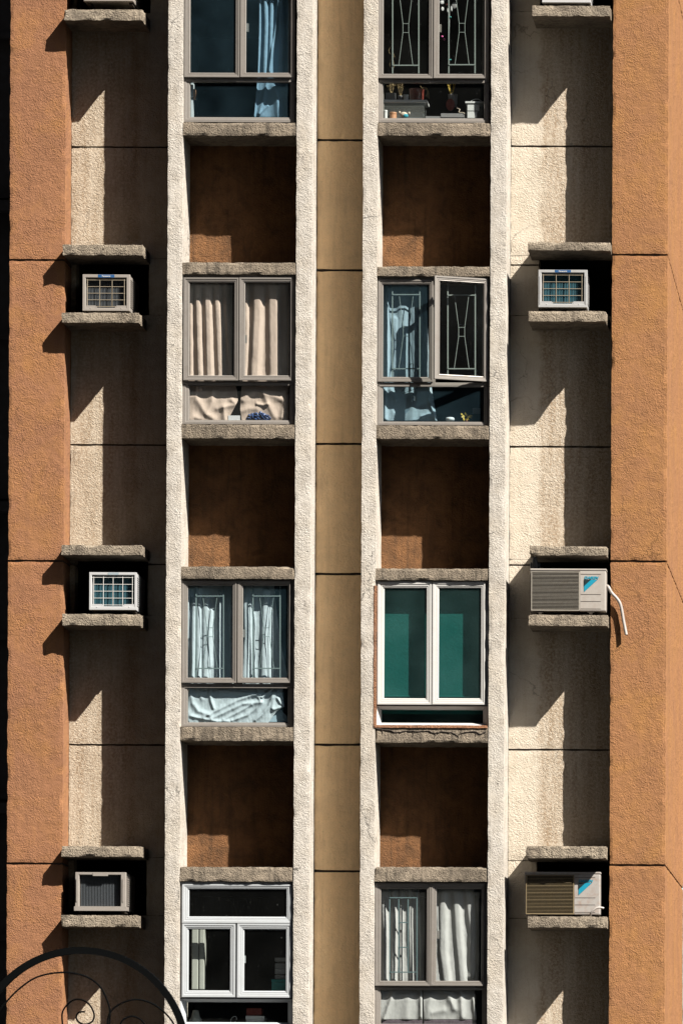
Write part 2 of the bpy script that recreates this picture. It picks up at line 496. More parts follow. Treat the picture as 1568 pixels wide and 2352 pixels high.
M['dark_ink'] = paint('dark_ink', (0.01, 0.03, 0.035), 0.45, 0.0, 0.08)
M['hose'] = paint('white_hose', (0.45, 0.42, 0.40), 0.45, 0.0, 0.25, (0.4, 0.3, 0.24))
M['ground'] = paint('asphalt', (0.05, 0.05, 0.05), 0.9, 0.0, 0.4, (0.03, 0.03, 0.03), 3, 0.4)
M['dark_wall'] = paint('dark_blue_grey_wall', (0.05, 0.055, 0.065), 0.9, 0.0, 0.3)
M['blocker_wall'] = paint('brown_blocker_wall', (0.10, 0.08, 0.065), 0.9, 0.0, 0.3)
M['navy'] = paint('navy_plastic', (0.035, 0.085, 0.24), 0.35, 0.0, 0.4, (0.01, 0.02, 0.07), 30)
M['card'] = paint('white_card', (0.75, 0.77, 0.78), 0.6, 0.0, 0.15)
M['teal'] = paint('teal_plastic', (0.05, 0.45, 0.42), 0.4, 0.0, 0.1)
M['red'] = paint('dark_red_lacquer', (0.22, 0.035, 0.025), 0.35, 0.0, 0.4, (0.5, 0.25, 0.2), 60)
M['yellow'] = paint('yellow_leaves', (0.62, 0.42, 0.03), 0.6, 0.0, 0.3, (0.2, 0.2, 0.03), 40)
M['straw'] = paint('dry_straw', (0.36, 0.26, 0.12), 0.8, 0.0, 0.5, (0.1, 0.07, 0.04), 50)
M['peach'] = paint('peach_plastic', (0.65, 0.33, 0.18), 0.5, 0.0, 0.2)
M['pot'] = paint('grey_pot', (0.25, 0.25, 0.26), 0.6, 0.0, 0.3)
M['plush'] = paint('cream_plush', (0.66, 0.56, 0.46), 0.95, 0.0, 0.2)
M['cyan_plush'] = paint('cyan_plush', (0.02, 0.38, 0.52), 0.9, 0.0, 0.2)
M['pink'] = paint('pink_plastic', (0.75, 0.1, 0.35), 0.4, 0.0, 0.2, (0.1, 0.05, 0.5), 80)
M['clear'] = glass('clear_plastic', (0.8, 0.86, 0.9), 0.18)
M['bird'] = paint('dark_plumage', (0.02, 0.025, 0.035), 0.6, 0.0, 0.3, (0.05, 0.05, 0.07), 30)
M['beak'] = paint('pale_cere', (0.6, 0.58, 0.58), 0.6)
M['rag'] = paint('pale_grey_plastic', (0.48, 0.50, 0.46), 0.5, 0.0, 0.15)
M['fill_wall'] = paint('plain_render', (0.42, 0.25, 0.15), 0.9, 0.0, 0.3)

# ------------------------------------------------------------------ ground, building
ZT, ZB = 17.5, 0.0
g = MB().add([(-400, -400, 0), (400, -400, 0), (400, 400, 0), (-400, 400, 0)], [(0, 1, 2, 3)]).build('ground', M['ground'])
tag(g, kind='structure')

D = 0.5                  # depth of bays and niches behind the fins
PY = 0.155               # face of the orange piers
B = empty('apartment_building', (X(784), 1.5, 0))
tag(B, 'weathered apartment block with orange piers, white rough-cast fins and two columns of windows', 'building')


def stacked(name, mat, a, b, y0, y1, joints, jy, seed, gap=0.014, step=0.03, amp=0.0035, side=0.012, back=0.018, bev=0.005):
    """wall made of lifts separated by thin recessed joints"""
    x0, x1 = X(a, y0), X(b, y0)
    zs = [ZB] + sorted(Z(j, jy, (a + b) / 2) for j in joints) + [ZT]
    m = MB()
    for i in range(len(zs) - 1):
        lo = zs[i] + (gap / 2 if i else 0); hi = zs[i + 1] - (gap / 2 if i < len(zs) - 2 else 0)
        m.rough(x0, x1, y0, y1, lo, hi, step, amp, seed + i * 3.1, bev)
    o = m.build(name, mat, B)
    MB().box(x0 + side, x1 - side, y0 + back, y1 - 0.02, ZB + 0.01, ZT - 0.01).build('joint_filler', M['joint'], o)
    return o


stacked('pier', M['pier_l'], 19.5, 147.5, PY, 3.0, [-95, 597, 1288, 1983, 2678], PY, 1.0)
stacked('pier', M['pier_r'], 1401.5, 1530, PY, 3.85, [-110, 585, 1289, 1987, 2686], PY, 2.0)
# wall beyond the right pier, set back
wr = MB().box(X(1530, PY) + 0.004, X(1530, PY) + 3.5, 3.86, 4.1, ZB, ZT).build('return_wall', M['fill_wall'], B)
for k in range(-1, 4):
    zz = Z(2013 - k * 695, 3.4)
    xw = X(1530, PY) + 0.012
    wn = MB().ring((xw, xw + 0.9, zz - 1.45, zz), (xw + 0.05, xw + 0.85, zz - 1.40, zz - 0.05), [(0, 3.856), (0, 3.80), (1, 3.80), (1, 3.856)])
    wn = wn.box(xw + 0.43, xw + 0.47, 3.81, 3.856, zz - 1.40, zz - 0.05).build('window', M['alu'], B)
    MB().box(xw + 0.05, xw + 0.85, 3.84, 3.855, zz - 1.40, zz - 0.05).build('pane', M['black'], wn)

fins = []
for i, (a, b) in enumerate(((382, 416.5), (677, 713.5), (829.5, 863), (1122.5, 1159))):
    m = MB().rough(X(a), X(b), 0.0, D + 0.1, ZB, ZT, 0.027, 0.0013, 10.0 + i * 7, 0.0035)
    fo = m.build('fin', M['fin'], B)
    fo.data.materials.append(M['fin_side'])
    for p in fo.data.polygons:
        if p.normal.x > 0.75 and i in (1, 3) and p.center.y > 0.012: p.material_index = 1  # smooth paint, lightened on two sun-facing sides to bounce more light
XF = [(X(a), X(b)) for a, b in ((382, 416.5), (677, 713.5), (829.5, 863), (1122.5, 1159))]

# central shaft wall
SJ = [-365, -68, 328, 626, 1024, 1322, 1713, 2003, 2408, 2700]
DS = 0.37
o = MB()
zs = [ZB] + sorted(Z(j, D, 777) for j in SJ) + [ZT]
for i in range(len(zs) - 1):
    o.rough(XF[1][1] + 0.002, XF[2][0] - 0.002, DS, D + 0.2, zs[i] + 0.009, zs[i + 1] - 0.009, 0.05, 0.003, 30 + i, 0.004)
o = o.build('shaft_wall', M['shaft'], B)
MB().box(XF[1][1] + 0.01, XF[2][0] - 0.01, DS + 0.02, D + 0.19, ZB, ZT).build('joint_filler', M['joint'], o)

# ------------------------------------------------------------------ the bays beside the piers
LED_L = [  # pairs: (upper, lower) as (x0, x1, ytop, ybot)
    ((144, 330, -132, -107), (146, 328, 21, 47)),
    ((143.8, 328, 561.5, 586.5), (141.6, 319.6, 717.5, 741.5)),
    ((140.9, 327, 1251.5, 1275), (143, 322.5, 1409.7, 1437)),
    ((140.9, 324, 1943, 1968), (140.2, 317.3, 2101.8, 2129)),
    ((140, 324, 2638, 2664), (140, 317, 2797, 2824))]
LED_R = [
    ((1216, 1400, -138, -113), (1221.4, 1400.9, 13.9, 38.8)),
    ((1211, 1401.6, 556.8, 576.8), (1212.6, 1391.4, 715, 739.5)),
    ((1215.4, 1393, 1254.5, 1277), (1212.8, 1394.7, 1412.5, 1438.5)),
    ((1207.5, 1391.4, 1943.5, 1972), (1211, 1392.8, 2105, 2131.5)),
    ((1208, 1391, 2640, 2667), (1211, 1393, 2801, 2828))]


def bay(mat, x0, x1, hx0, hx1, leds, joints, seed):
    """back wall with openings for the cooling units, laid in lifts with joints"""
    cuts = []
    for up, lo in leds:
        cuts.append((Z(lo[2], 0.3), Z(up[3], 0.3)))           # z range of the opening
    cuts.sort()
    js = sorted(Z(j, D) for j in joints)
    m = MB()
    s = seed
    # lower and upper solid pieces between openings
    segs = []
    z = ZB
    for a, b in cuts:
        segs.append((z, a)); z = b
    segs.append((z, ZT))
    for a, b in segs:
        zz = [a] + [j for j in js if a + 0.05 < j < b - 0.05] + [b]
        for i in range(len(zz) - 1):
            lo = zz[i] + (0.007 if i else 0.0); hi = zz[i + 1] - (0.007 if i < len(zz) - 2 else 0.0)
            s += 2.3
            m.rough(x0, x1, D, D + 0.2, lo, hi, 0.045, 0.0025, s, 0.003)
    for a, b in cuts:                                           # cheeks beside the openings
        zz = [a + 0.001] + [j for j in js if a + 0.05 < j < b - 0.05] + [b - 0.001]
        for i in range(len(zz) - 1):
            lo = zz[i] + (0.007 if i else 0.0); hi = zz[i + 1] - (0.007 if i < len(zz) - 2 else 0.0)
            if hx0 - x0 > 0.02: m.rough(x0, hx0, D, D + 0.2, lo, hi, 0.045, 0.0025, s + 1, 0.003)
            if x1 - hx1 > 0.02: m.rough(hx1, x1, D, D + 0.2, lo, hi, 0.045, 0.0025, s + 1.5, 0.003)
    o = m.build('bay_wall', mat, B)
    f = MB()
    for a, b in segs: f.box(x0 + 0.01, x1 - 0.01, D + 0.02, D + 0.19, a + 0.01, b - 0.01)
    for a, b in cuts:
        if hx0 - x0 > 0.06: f.box(x0 + 0.01, hx0 - 0.01, D + 0.02, D + 0.19, a - 0.005, b + 0.005)
        if x1 - hx1 > 0.06: f.box(hx1 + 0.01, x1 - 0.01, D + 0.02, D + 0.19, a - 0.005, b + 0.005)
    f.build('joint_filler', M['joint'], o)
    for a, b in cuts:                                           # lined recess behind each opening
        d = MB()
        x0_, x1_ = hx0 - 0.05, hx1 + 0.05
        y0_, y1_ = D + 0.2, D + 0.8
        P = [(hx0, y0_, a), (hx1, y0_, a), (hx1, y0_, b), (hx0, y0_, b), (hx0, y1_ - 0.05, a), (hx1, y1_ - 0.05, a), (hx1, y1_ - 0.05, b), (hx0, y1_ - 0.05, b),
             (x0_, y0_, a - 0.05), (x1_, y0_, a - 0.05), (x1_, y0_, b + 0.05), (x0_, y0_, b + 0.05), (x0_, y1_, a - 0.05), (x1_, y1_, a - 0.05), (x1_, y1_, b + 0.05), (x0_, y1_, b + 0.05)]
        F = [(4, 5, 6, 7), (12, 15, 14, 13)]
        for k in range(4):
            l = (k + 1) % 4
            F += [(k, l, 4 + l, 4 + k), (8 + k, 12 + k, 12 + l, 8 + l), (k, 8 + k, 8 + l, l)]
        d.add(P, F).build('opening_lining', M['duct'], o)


XPL = X(147.5, PY); XPR = X(1401.5, PY)
bay(M['bay_l'], XPL + 0.002, XF[0][0] - 0.002, XPL + 0.05, X(340, D), LED_L, [-353, 340, 1024, 1713, 2406, -85, 607, 1298, 1980], 50)
bay(M['bay_r'], XF[3][1] + 0.002, XPR - 0.002, X(1235, D), XPR - 0.02, LED_R, [-360, 334, 1024, 1720, 2415, -85, 607, 1296, 1983], 80)

for side, leds in ((0, LED_L), (1, LED_R)):
    for i, pair in enumerate(leds):
        for j, (a, b, c, d) in enumerate(pair):
            x0, x1 = X(a, 0, (c + d) / 2), X(b, 0, (c + d) / 2)
            z0, z1 = at((a + b) / 2, d, 0).z, at((a + b) / 2, c, 0).z
            yf = 0.0 if side == 0 else -0.025
            if side == 0:
                # the left end of these ledges passes in front of the pier
                m = MB().rough(x0, x1, yf, PY - 0.002, z0, z1, 0.022, 0.0045, 100 + side * 50 + i * 7 + j * 3, 0.006)
                m.rough(XPL + 0.003, x1, PY - 0.002, D - 0.001, z0, z1, 0.03, 0.002, 104 + side * 50 + i * 7 + j * 3, 0.0)
            else:
                m = MB().rough(x0, x1, yf, PY - 0.002, z0, z1, 0.022, 0.0045, 100 + side * 50 + i * 7 + j * 3, 0.006)
                m.rough(x0 + 0.002, min(x1, XPR - 0.003), PY - 0.002, D - 0.001, z0, z1, 0.03, 0.002, 104 + side * 50 + i * 7 + j * 3, 0.0)
            m.build('ledge', M['ledge'], B)

# ------------------------------------------------------------------ sills and lintels, niches, rooms
SILL_L = [(-413, -381), (280.5, 312), (974, 1007), (1669, 1702), (2362, 2396)]
LINT_L = [(-92, -62), (602, 630.5), (1300.5, 1330), (1991, 2025), (2690, 2722)]
SILL_R = [(-413, -381), (281.5, 312), (976.5, 1008.5), (1667, 1706), (2364, 2398)]
LINT_R = [(-86, -58), (611, 634.5), (1305, 1333), (1991, 2025.5), (2690, 2722)]
for side, (fa, fb, sills, lints) in enumerate(((0, 1, SILL_L, LINT_L), (2, 3, SILL_R, LINT_R))):
    x0, x1 = XF[fa][1] - 0.004, XF[fb][0] + 0.004
    xm = 548 if side == 0 else 993
    for i in range(5):
        for nm, (c, d) in (('sill_band', sills[i]), ('lintel_band', lints[i])):
            MB().rough(x0, x1, 0.006, D, at(xm, d, 0).z, at(xm, c, 0).z, 0.022, 0.0042, 200 + i * 9 + side * 60 + (5 if nm[0] == 's' else 0), 0.0065).build(nm, M['bar'], B)
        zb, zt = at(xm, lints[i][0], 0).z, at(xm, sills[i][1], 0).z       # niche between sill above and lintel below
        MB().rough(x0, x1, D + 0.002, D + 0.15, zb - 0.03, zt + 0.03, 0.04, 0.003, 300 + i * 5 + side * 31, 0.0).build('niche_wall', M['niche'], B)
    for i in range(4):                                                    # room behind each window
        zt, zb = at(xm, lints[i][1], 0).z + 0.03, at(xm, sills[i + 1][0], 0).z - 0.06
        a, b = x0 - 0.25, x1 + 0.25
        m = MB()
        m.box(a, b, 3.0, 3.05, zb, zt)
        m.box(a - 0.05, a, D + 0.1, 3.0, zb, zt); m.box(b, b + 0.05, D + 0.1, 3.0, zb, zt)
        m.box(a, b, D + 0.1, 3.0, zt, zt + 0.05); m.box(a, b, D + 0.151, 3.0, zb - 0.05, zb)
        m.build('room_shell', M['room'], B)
# roof slab of the block and the solid core behind the windows
MB().box(X(19.5, PY) + 0.01, XPL - 0.01, 3.01, 8.0, ZB, ZT).box(XF[0][0], XF[3][1], 3.2, 8.0, ZB, ZT).build('core_wall', M['fill_wall'], B)

# ------------------------------------------------------------------ windows
K = 0.574149


class Frame:
    """picture coordinates read off one enlarged window"""
    def __init__(s, bx, by): s.bx, s.by = bx, by
    def x(s, z): return (s.bx + z / 3.0745) * K
    def y(s, z): return (s.by + z / 3.0745) * K
    def p(s, zx, zy, y): return at(s.x(zx), s.y(zy), y)


def rect(a, b, c, d, y):
    """picture rectangle -> (x0, x1, z0, z1) on plane y"""
    return (at(a, (c + d) / 2, y).x, at(b, (c + d) / 2, y).x, at((a + b) / 2, d, y).z, at((a + b) / 2, c, y).z)


def sash(win, outer, inner, y, mat, gmat, swing=0.0, handle=None, name='sash'):
    o, i = rect(*outer, y), rect(*inner, y)
    prof = [(0, y + 0.034), (0, y), (0.30, y), (0.36, y + 0.005), (0.62, y + 0.005), (0.68, y + 0.011), (0.82, y + 0.009), (0.88, y + 0.017), (1, y + 0.019), (1, y + 0.034)]
    m = MB().ring(o, i, prof)
    gm = MB().box(i[0] - 0.003, i[1] + 0.003, y + 0.023, y + 0.028, i[2] - 0.003, i[3] + 0.003)
    hm = None
    if handle:
        hx, hy0, hy1 = handle
        a, b = at(hx, hy0, y + 0.04), at(hx, hy1, y + 0.04)
        hm = MB().box(a.x - 0.012, a.x + 0.012, y + 0.034, y + 0.055, b.z, a.z).box(a.x - 0.02, a.x + 0.004, y + 0.055, y + 0.062, b.z + 0.01, a.z - 0.01)
    if swing:
        px, py = o[1], y
        c, s = math.cos(swing), math.sin(swing)
        for mm in (m, gm, hm):
            if mm is None: continue
            for v in mm.v:
                dx, dy = v.x - px, v.y - py
                v.x, v.y = px + dx * c - dy * s, py + dx * s + dy * c
    ob = m.build(name, mat, win)
    gm.build('pane', gmat, win)
    if hm: hm.build('handle', mat, win)
    return ob


def fixed(win_mb, outer, inner, y, y1=0.11):
    o, i = rect(*outer, y), rect(*inner, y)
    win_mb.ring(o, i, [(0, y1), (0, y), (0.5, y), (0.58, y + 0.006), (0.9, y + 0.008), (1, y + 0.018), (1, y1)])


WIN = []


def window(opening, sashes, lower, mat, gmat, ys=0.027, yfix=0.05, ydeep=0.0, low_inner=None, label=None, topbar=None):
    """window fixed frame (mesh) with sashes, panes as children; rectangles are (x0,x1,ytop,ybot)"""
    ox0, ox1, oy0, oy1 = opening
    m = MB()
    lo_top = lower[2]
    # frame round the sashes and a heavy meeting post behind them
    fixed(m, (ox0, ox1, oy0, lo_top + 2), (sashes[0][0][0] + 5, ox1 - 16, oy0 + 12, lo_top - 8), yfix)
    midx = None
    vs = sorted(set(s[0][0] for s in sashes))
    if len(vs) > 1:
        midx = (sashes[-2][0][1] + sashes[-1][0][0]) / 2
        m.vbox(midx - 5, midx + 5, sashes[-1][0][2] + 2, lo_top, yfix + 0.004, 0.105)
    fixed(m, (ox0, ox1, lo_top, oy1), lower, yfix + ydeep, 0.12 + ydeep) if low_inner is None else None
    if low_inner is not None:
        o, i = rect(ox0, ox1, lo_top, oy1, yfix), rect(*low_inner, yfix + ydeep)
        m.ring(o, i, [(0, 0.13 + ydeep), (0, yfix), (0.25, yfix), (1, yfix + ydeep), (1, 0.13 + ydeep)])
    win = m.build('window', mat, B)
    if label: win['label'] = label
    low = low_inner or lower
    r = rect(*low, yfix + ydeep + 0.02)
    MB().box(r[0] - 0.003, r[1] + 0.003, yfix + ydeep + 0.022, yfix + ydeep + 0.027, r[2] - 0.003, r[3] + 0.003).build('pane', gmat, win)
    for s in sashes:
        sash(win, s[0], s[1], ys, mat, s[4] if len(s) > 4 else gmat, *(s[2:4] if len(s) > 2 else ()))
    WIN.append(win)
    return win


# top row
w00 = window((417.5, 677, -62, 280.5), [((424, 550.4, -55, 176.9), (436.9, 540.1, -42, 166.2)),
            ((552.3, 669.5, -55, 176.9), (564.8, 667.4, -42, 166.2), 0.0, (568, 54, 73))], (436.5, 665.5, 185.8, 268.6),
             M['alu'], M['blue_glass'], label='grey window of the top row with a blue curtain behind it')
w01 = window((863, 1122.5, -58, 281.5), [((867, 993.3, -52, 179.3), (879.7, 983.4, -39, 169)),
            ((995.5, 1113.5, -52, 179.3), (1007.6, 1111, -39, 169), 0.0, (1010, 56, 74))], (878.7, 1110, 187.7, 270.8),
             M['alu'], M['clear_glass'], label='grey window of the top row with household clutter on its sill')
# second row
w10 = window((417, 677, 630.5, 974), [((421.6, 547.6, 637.4, 873.2), (434.6, 536.8, 648.7, 861.6)),
            ((549.5, 668.5, 637.4, 873.2), (562.2, 666.4, 648.7, 861.6), 0.0, (564, 770, 788))], (434.6, 665.3, 882.5, 964.3),
             M['alu'], M['glass'], ys=0.018, label='grey window with beige curtains')
w11 = window((863, 1122.5, 634.5, 976.5), [((867.6, 993.6, 642, 876.5), (878.8, 983.9, 653.3, 865.3)),
            ((994.0, 1119.5, 640, 876.0), (1007.0, 1110, 652, 864.5), R(20), None, M['clear_glass'])], (878.7, 1110, 885.8, 968),
             M['alu'], M['blue_glass'], ys=0.034, label='grey window whose right sash stands open')
# third row
w20 = window((414.5, 675.5, 1330, 1669), [((417.8, 543.3, 1335, 1568), (431, 532.7, 1344.4, 1556.3)),
            ((545.7, 665.8, 1335, 1568), (557.3, 661.4, 1344.4, 1556.3), 0.0, (561, 1446, 1464))], (431, 660.6, 1577.9, 1659),
             M['alu'], M['blue_glass'], ys=0.036, yfix=0.06, label='grey window with white curtains and a bundled white cloth')
w21 = window((862, 1122, 1333, 1667), [((866.6, 990.3, 1337, 1618), (881.6, 977.2, 1350.9, 1603.4)),
            ((992.7, 1113.5, 1337, 1618), (1007, 1102.3, 1350.9, 1603.4))], (866, 1117, 1620, 1664.5),
             M['white_alu'], M['teal_glass'], ys=0.03, ydeep=0.07, low_inner=(875, 1108.5, 1630, 1660.5), label='white window with a teal blind')
# bottom row
w30 = window((413, 674.5, 2025, 2362), [((418.7, 669.4, 2031, 2120), (434, 656.3, 2042.6, 2105)),
            ((418.4, 540.5, 2121.5, 2290), (432.8, 526.7, 2134.5, 2274.6)),
            ((544.8, 669, 2121.5, 2291), (560.3, 655, 2135.5, 2275.6), 0.0, (561, 2195, 2212))], (420, 668, 2292.5, 2358),
             M['blue_white'], M['clear_glass'], ys=0.028, ydeep=0.07, low_inner=(427.5, 661, 2301.5, 2348), label='white three-light window with a wide top light')
w31 = window((859, 1120, 2025.5, 2364), [((861, 988, 2029, 2264), (873.8, 977.8, 2041.7, 2252.8)),
            ((989, 1110.8, 2029, 2264), (1001, 1105.5, 2041.7, 2252.8), 0.0, (1005, 2138, 2156))], (873.5, 1106, 2271.5, 2352),
             M['alu'], M['glass'], ys=0.04, yfix=0.065, label='grey window with off-white curtains')
# orange repair strips round the white window
MB().rough(X(859.5, -0.004), X(865.5, -0.004), -0.004, 0.05, Z(1667), Z(1345), 0.02, 0.003, 400, 0.0).build('orange_reveal', M['orange_trim'], w21)
MB().rough(X(860, -0.006), X(1121, -0.006), -0.006, 0.05, Z(1671), Z(1665), 0.015, 0.003, 402, 0.0).build('orange_reveal', M['orange_trim'], w21)


# peeling strip along the top of the sill under the white window
rdc = random.Random(3)
Fc = Frame(1480, 2260)
cpts = [(60, 2012), (200, 2030), (330, 2062), (420, 2040), (560, 2046), (700, 2038), (800, 2072), (880, 2046), (1000, 2058), (1080, 2096), (1130, 2060), (1290, 2048), (1350, 2080), (1440, 2036)]
line = []
for (a, b), (c, d) in zip(cpts, cpts[1:]):
    for q in range(4):
        t = q / 4
        line.append(Fc.p(a + (c - a) * t, b + (d - b) * t + rdc.uniform(-7, 7), 0.002))
MB().tube(line, [0.0025 + 0.004 * rdc.random() for _ in line], 6, smooth=False).build('peeling_edge', M['joint'], B)
for a, b, c, d in ((140, 2012, 150, 2080), (520, 2046, 525, 2110), (800, 2072, 790, 2120), (1082, 2096, 1075, 2140), (1290, 2050, 1296, 2110)):
    MB().tube([Fc.p(a, b, 0.003), Fc.p((a + c) / 2 + 6, (b + d) / 2, 0.003), Fc.p(c, d, 0.003)], 0.0025, 6).build('peeling_edge', M['joint'], B)


# window grilles
def grille(win, F, xs, ytop, ybot, ztop, zbot, y, style, mat):
    """iron grille read off an enlarged window: posts, rails and the drawn-in middle"""
    m = MB()
    xa, xb = xs
    for xx in xs:
        m.bar(F.p(xx, ztop, y), F.p(xx, zbot, y), 0.011, 0.008)
    for yy in (ytop, ybot):
        m.bar(F.p(xa, yy, y - 0.006), F.p(xb, yy, y - 0.006), 0.010, 0.006)
    if style == 'waist':
        mx = (xa + xb) / 2 + 0
        wd = xb - xa
        top, bot = max(ytop, ztop), ybot
        cy = (ytop + ybot) / 2
        for s in (-1, 1):
            pts = [F.p(mx + s * wd * 0.26, ytop, y), F.p(mx + s * wd * 0.11, cy - 55, y), F.p(mx + s * wd * 0.11, cy + 55, y), F.p(mx + s * wd * 0.27, ybot, y)]
            m.tube(pts, 0.0032, 6)
        for q in (-55, 55):
            m.tube([F.p(mx - wd * 0.115, cy + q, y), F.p(mx + wd * 0.115, cy + q, y)], 0.003, 6)
    else:
        for xx in style[0]:
            m.bar(F.p(xx, ytop, y), F.p(xx, ybot, y), 0.011, 0.008)
        for yy in style[1]:
            m.bar(F.p(style[0][0], yy, y - 0.003), F.p(style[0][1], yy, y - 0.003), 0.010, 0.008)
    return m.build('grille', mat, win)


F00, F01 = Frame(700, 0), Frame(1480, 0)
F10, F11 = Frame(700, 1050), Frame(1480, 1050)
F20, F21 = Frame(700, 2260), Frame(1480, 2260)
F30, F31 = Frame(700, 3450), Frame(1480, 3450)
grille(w01, F01, (276, 597), -110, 803, -300, 905, 0.085, 'waist', M['grille'])
grille(w01, F01, (966, 1288), -110, 796, -300, 905, 0.085, 'waist', M['grille'])
grille(w11, F11, (274, 610), 395, 1307, 250, 1410, 0.085, 'waist', M['grille'])
grille(w11, F11, (954, 1291), 402, 1307, 250, 1410, 0.085, 'waist', M['grille'])
grille(w20, F20, (262, 598), 383, 1273, 245, 1390, 0.095, 'waist', M['grille'])
grille(w20, F20, (960, 1293), 383, 1272, 245, 1390, 0.095, 'waist', M['grille'])
grille(w31, F31, (241, 575), 434, 1350, 300, 1460, 0.095, ((352, 466), (740, 1045)), M['grille_t'])


# ------------------------------------------------------------------ curtains and cloths
def lerp_list(L, t):
    if t <= L[0][0]: return L[0][1]
    for (a, va), (b, vb) in zip(L, L[1:]):
        if t <= b: return va + (vb - va) * (t - a) / (b - a)
    return L[-1][1]


def seg_dist(px, py, pts):
    best = 1e9
    for (ax, ay), (bx, by) in zip(pts, pts[1:]):
        dx, dy = bx - ax, by - ay
        L = dx * dx + dy * dy
        t = max(0.0, min(1.0, ((px - ax) * dx + (py - ay) * dy) / L)) if L else 0
        d = math.hypot(px - ax - dx * t, py - ay - dy * t)
        best = min(best, d)
    return best


def drape(name, F, left, right, y0, y1, ridges, depth, mat, label, cat='curtain', group=None, rough=0.0018, nx=None, ny=None, parent=None, power=3.6, seed=0):
    """hanging cloth: left/right = [(y, x)] edges, ridges = [(points, half width, height in m)], all read off the enlarged window"""
    w = max(abs(lerp_list(right, y) - lerp_list(left, y)) for y in (y0, (y0 + y1) / 2, y1))
    nx = nx or max(20, int(w / 6)); ny = ny or max(24, int((y1 - y0) / 11))
    m = MB()
    vs = []
    for j in range(ny + 1):
        zy = y0 + (y1 - y0) * j / ny
        a, b = lerp_list(left, zy), lerp_list(right, zy)
        for i in range(nx + 1):
            zx = a + (b - a) * i / nx
            h = 0.0
            for pts, wd, ht in ridges:
                d = seg_dist(zx, zy, pts)
                if d < wd * 2.6: h += ht * (math.exp(-(d / wd) ** power) if abs(pts[-1][1] - pts[0][1]) > 450 else 0.85 * math.exp(-(d / wd) ** 1.7))
            h = h if h < 0.04 else 0.04 + (h - 0.04) * 0.4
            h += rough * noise.noise(Vector((zx * 0.011, zy * 0.006, seed))) * 2 + rough * 0.7 * noise.noise(Vector((zx * 0.035, zy * 0.02, seed + 4)))
            dd = depth if not isinstance(depth, list) else lerp_list(depth, zy)
            vs.append(F.p(zx, zy, dd - h))
    fs = []
    for j in range(ny):
        for i in range(nx):
            q = j * (nx + 1) + i
            fs.append((q, q + 1, q + nx + 2, q + nx + 1))
    n = len(vs)                                     # give the cloth a real thickness
    vs2 = [v + Vector((0, 0.0015, 0)) for v in vs]
    fs2 = [tuple(k + n for k in f[::-1]) for f in fs]
    rim = [i for i in range(nx)]
    side = []
    for i in range(nx):
        side.append((i, i + n, i + 1 + n, i + 1))
        q = ny * (nx + 1) + i
        side.append((q, q + 1, q + 1 + n, q + n))
    for j in range(ny):
        q = j * (nx + 1)
        side.append((q, q + nx + 1, q + nx + 1 + n, q + n))
        q = j * (nx + 1) + nx
        side.append((q, q + n, q + nx + 1 + n, q + nx + 1))
    m.add(vs + vs2, fs + fs2 + side, True)
    if parent is not None: return m.build(name, mat, parent)
    org = F.p((lerp_list(left, y1) + lerp_list(right, y1)) / 2, y1, depth if not isinstance(depth, list) else depth[-1][1])
    o = m.build(name, mat, None, org)
    return tag(o, label, cat, group)


drape('curtain', F10, [(180, 165), (1960, 160)], [(180, 655), (800, 690), (1400, 700), (1560, 760), (1700, 775), (1960, 640)], 175, 1950,
      [([(192, 175), (196, 1400)], 26, 0.022), ([(272, 175), (305, 1400), (300, 1540)], 40, 0.036), ([(395, 175), (425, 1400)], 50, 0.042),
       ([(505, 175), (560, 1400)], 44, 0.036), ([(612, 175), (690, 1400)], 30, 0.022),
       ([(190, 1650), (250, 1640), (300, 1730), (385, 1870)], 44, 0.0210), ([(200, 1930), (230, 1900), (330, 1930)], 40, 0.02),
       ([(455, 1600), (455, 1720), (395, 1860), (470, 1920)], 39, 0.0196), ([(520, 1800), (600, 1775), (745, 1750), (700, 1690)], 33, 0.0168),
       ([(600, 1780), (610, 1930)], 34, 0.02), ([(250, 1510), (260, 1590)], 26, 0.02)],
      [(1380, 0.155), (1600, 0.118), (1700, 0.108)], M['cur_beige'], 'beige curtain hanging in soft folds behind the left sash of its window', group='beige curtains', seed=1)
drape('curtain', F10, [(180, 845), (1400, 840), (1560, 815), (1800, 800), (1960, 820)], [(180, 1420), (1960, 1400)], 175, 1950,
      [([(868, 175), (876, 900), (850, 1400)], 30, 0.022), ([(1015, 175), (1010, 700), (980, 1400)], 68, 0.042), ([(1200, 175), (1210, 700), (1215, 1400)], 76, 0.042),
       ([(1345, 175), (1345, 1400)], 42, 0.010),
       ([(840, 1690), (900, 1620), (990, 1575), (1110, 1610), (1310, 1680)], 44, 0.0224), ([(1080, 1600), (1150, 1750), (1225, 1900)], 44, 0.0182),
       ([(1010, 1740), (1090, 1755), (1140, 1740)], 18, 0.02), ([(810, 1830), (900, 1800), (1000, 1800)], 39, 0.0154), ([(1385, 1630), (1310, 1900)], 34, 0.02),
       ([(920, 1520), (1090, 1560)], 20, 0.0112)],
      [(1380, 0.155), (1600, 0.118), (1700, 0.108)], M['cur_beige'], 'beige curtain in two broad folds behind the right sash, above a blue bag', group='beige curtains', seed=2)
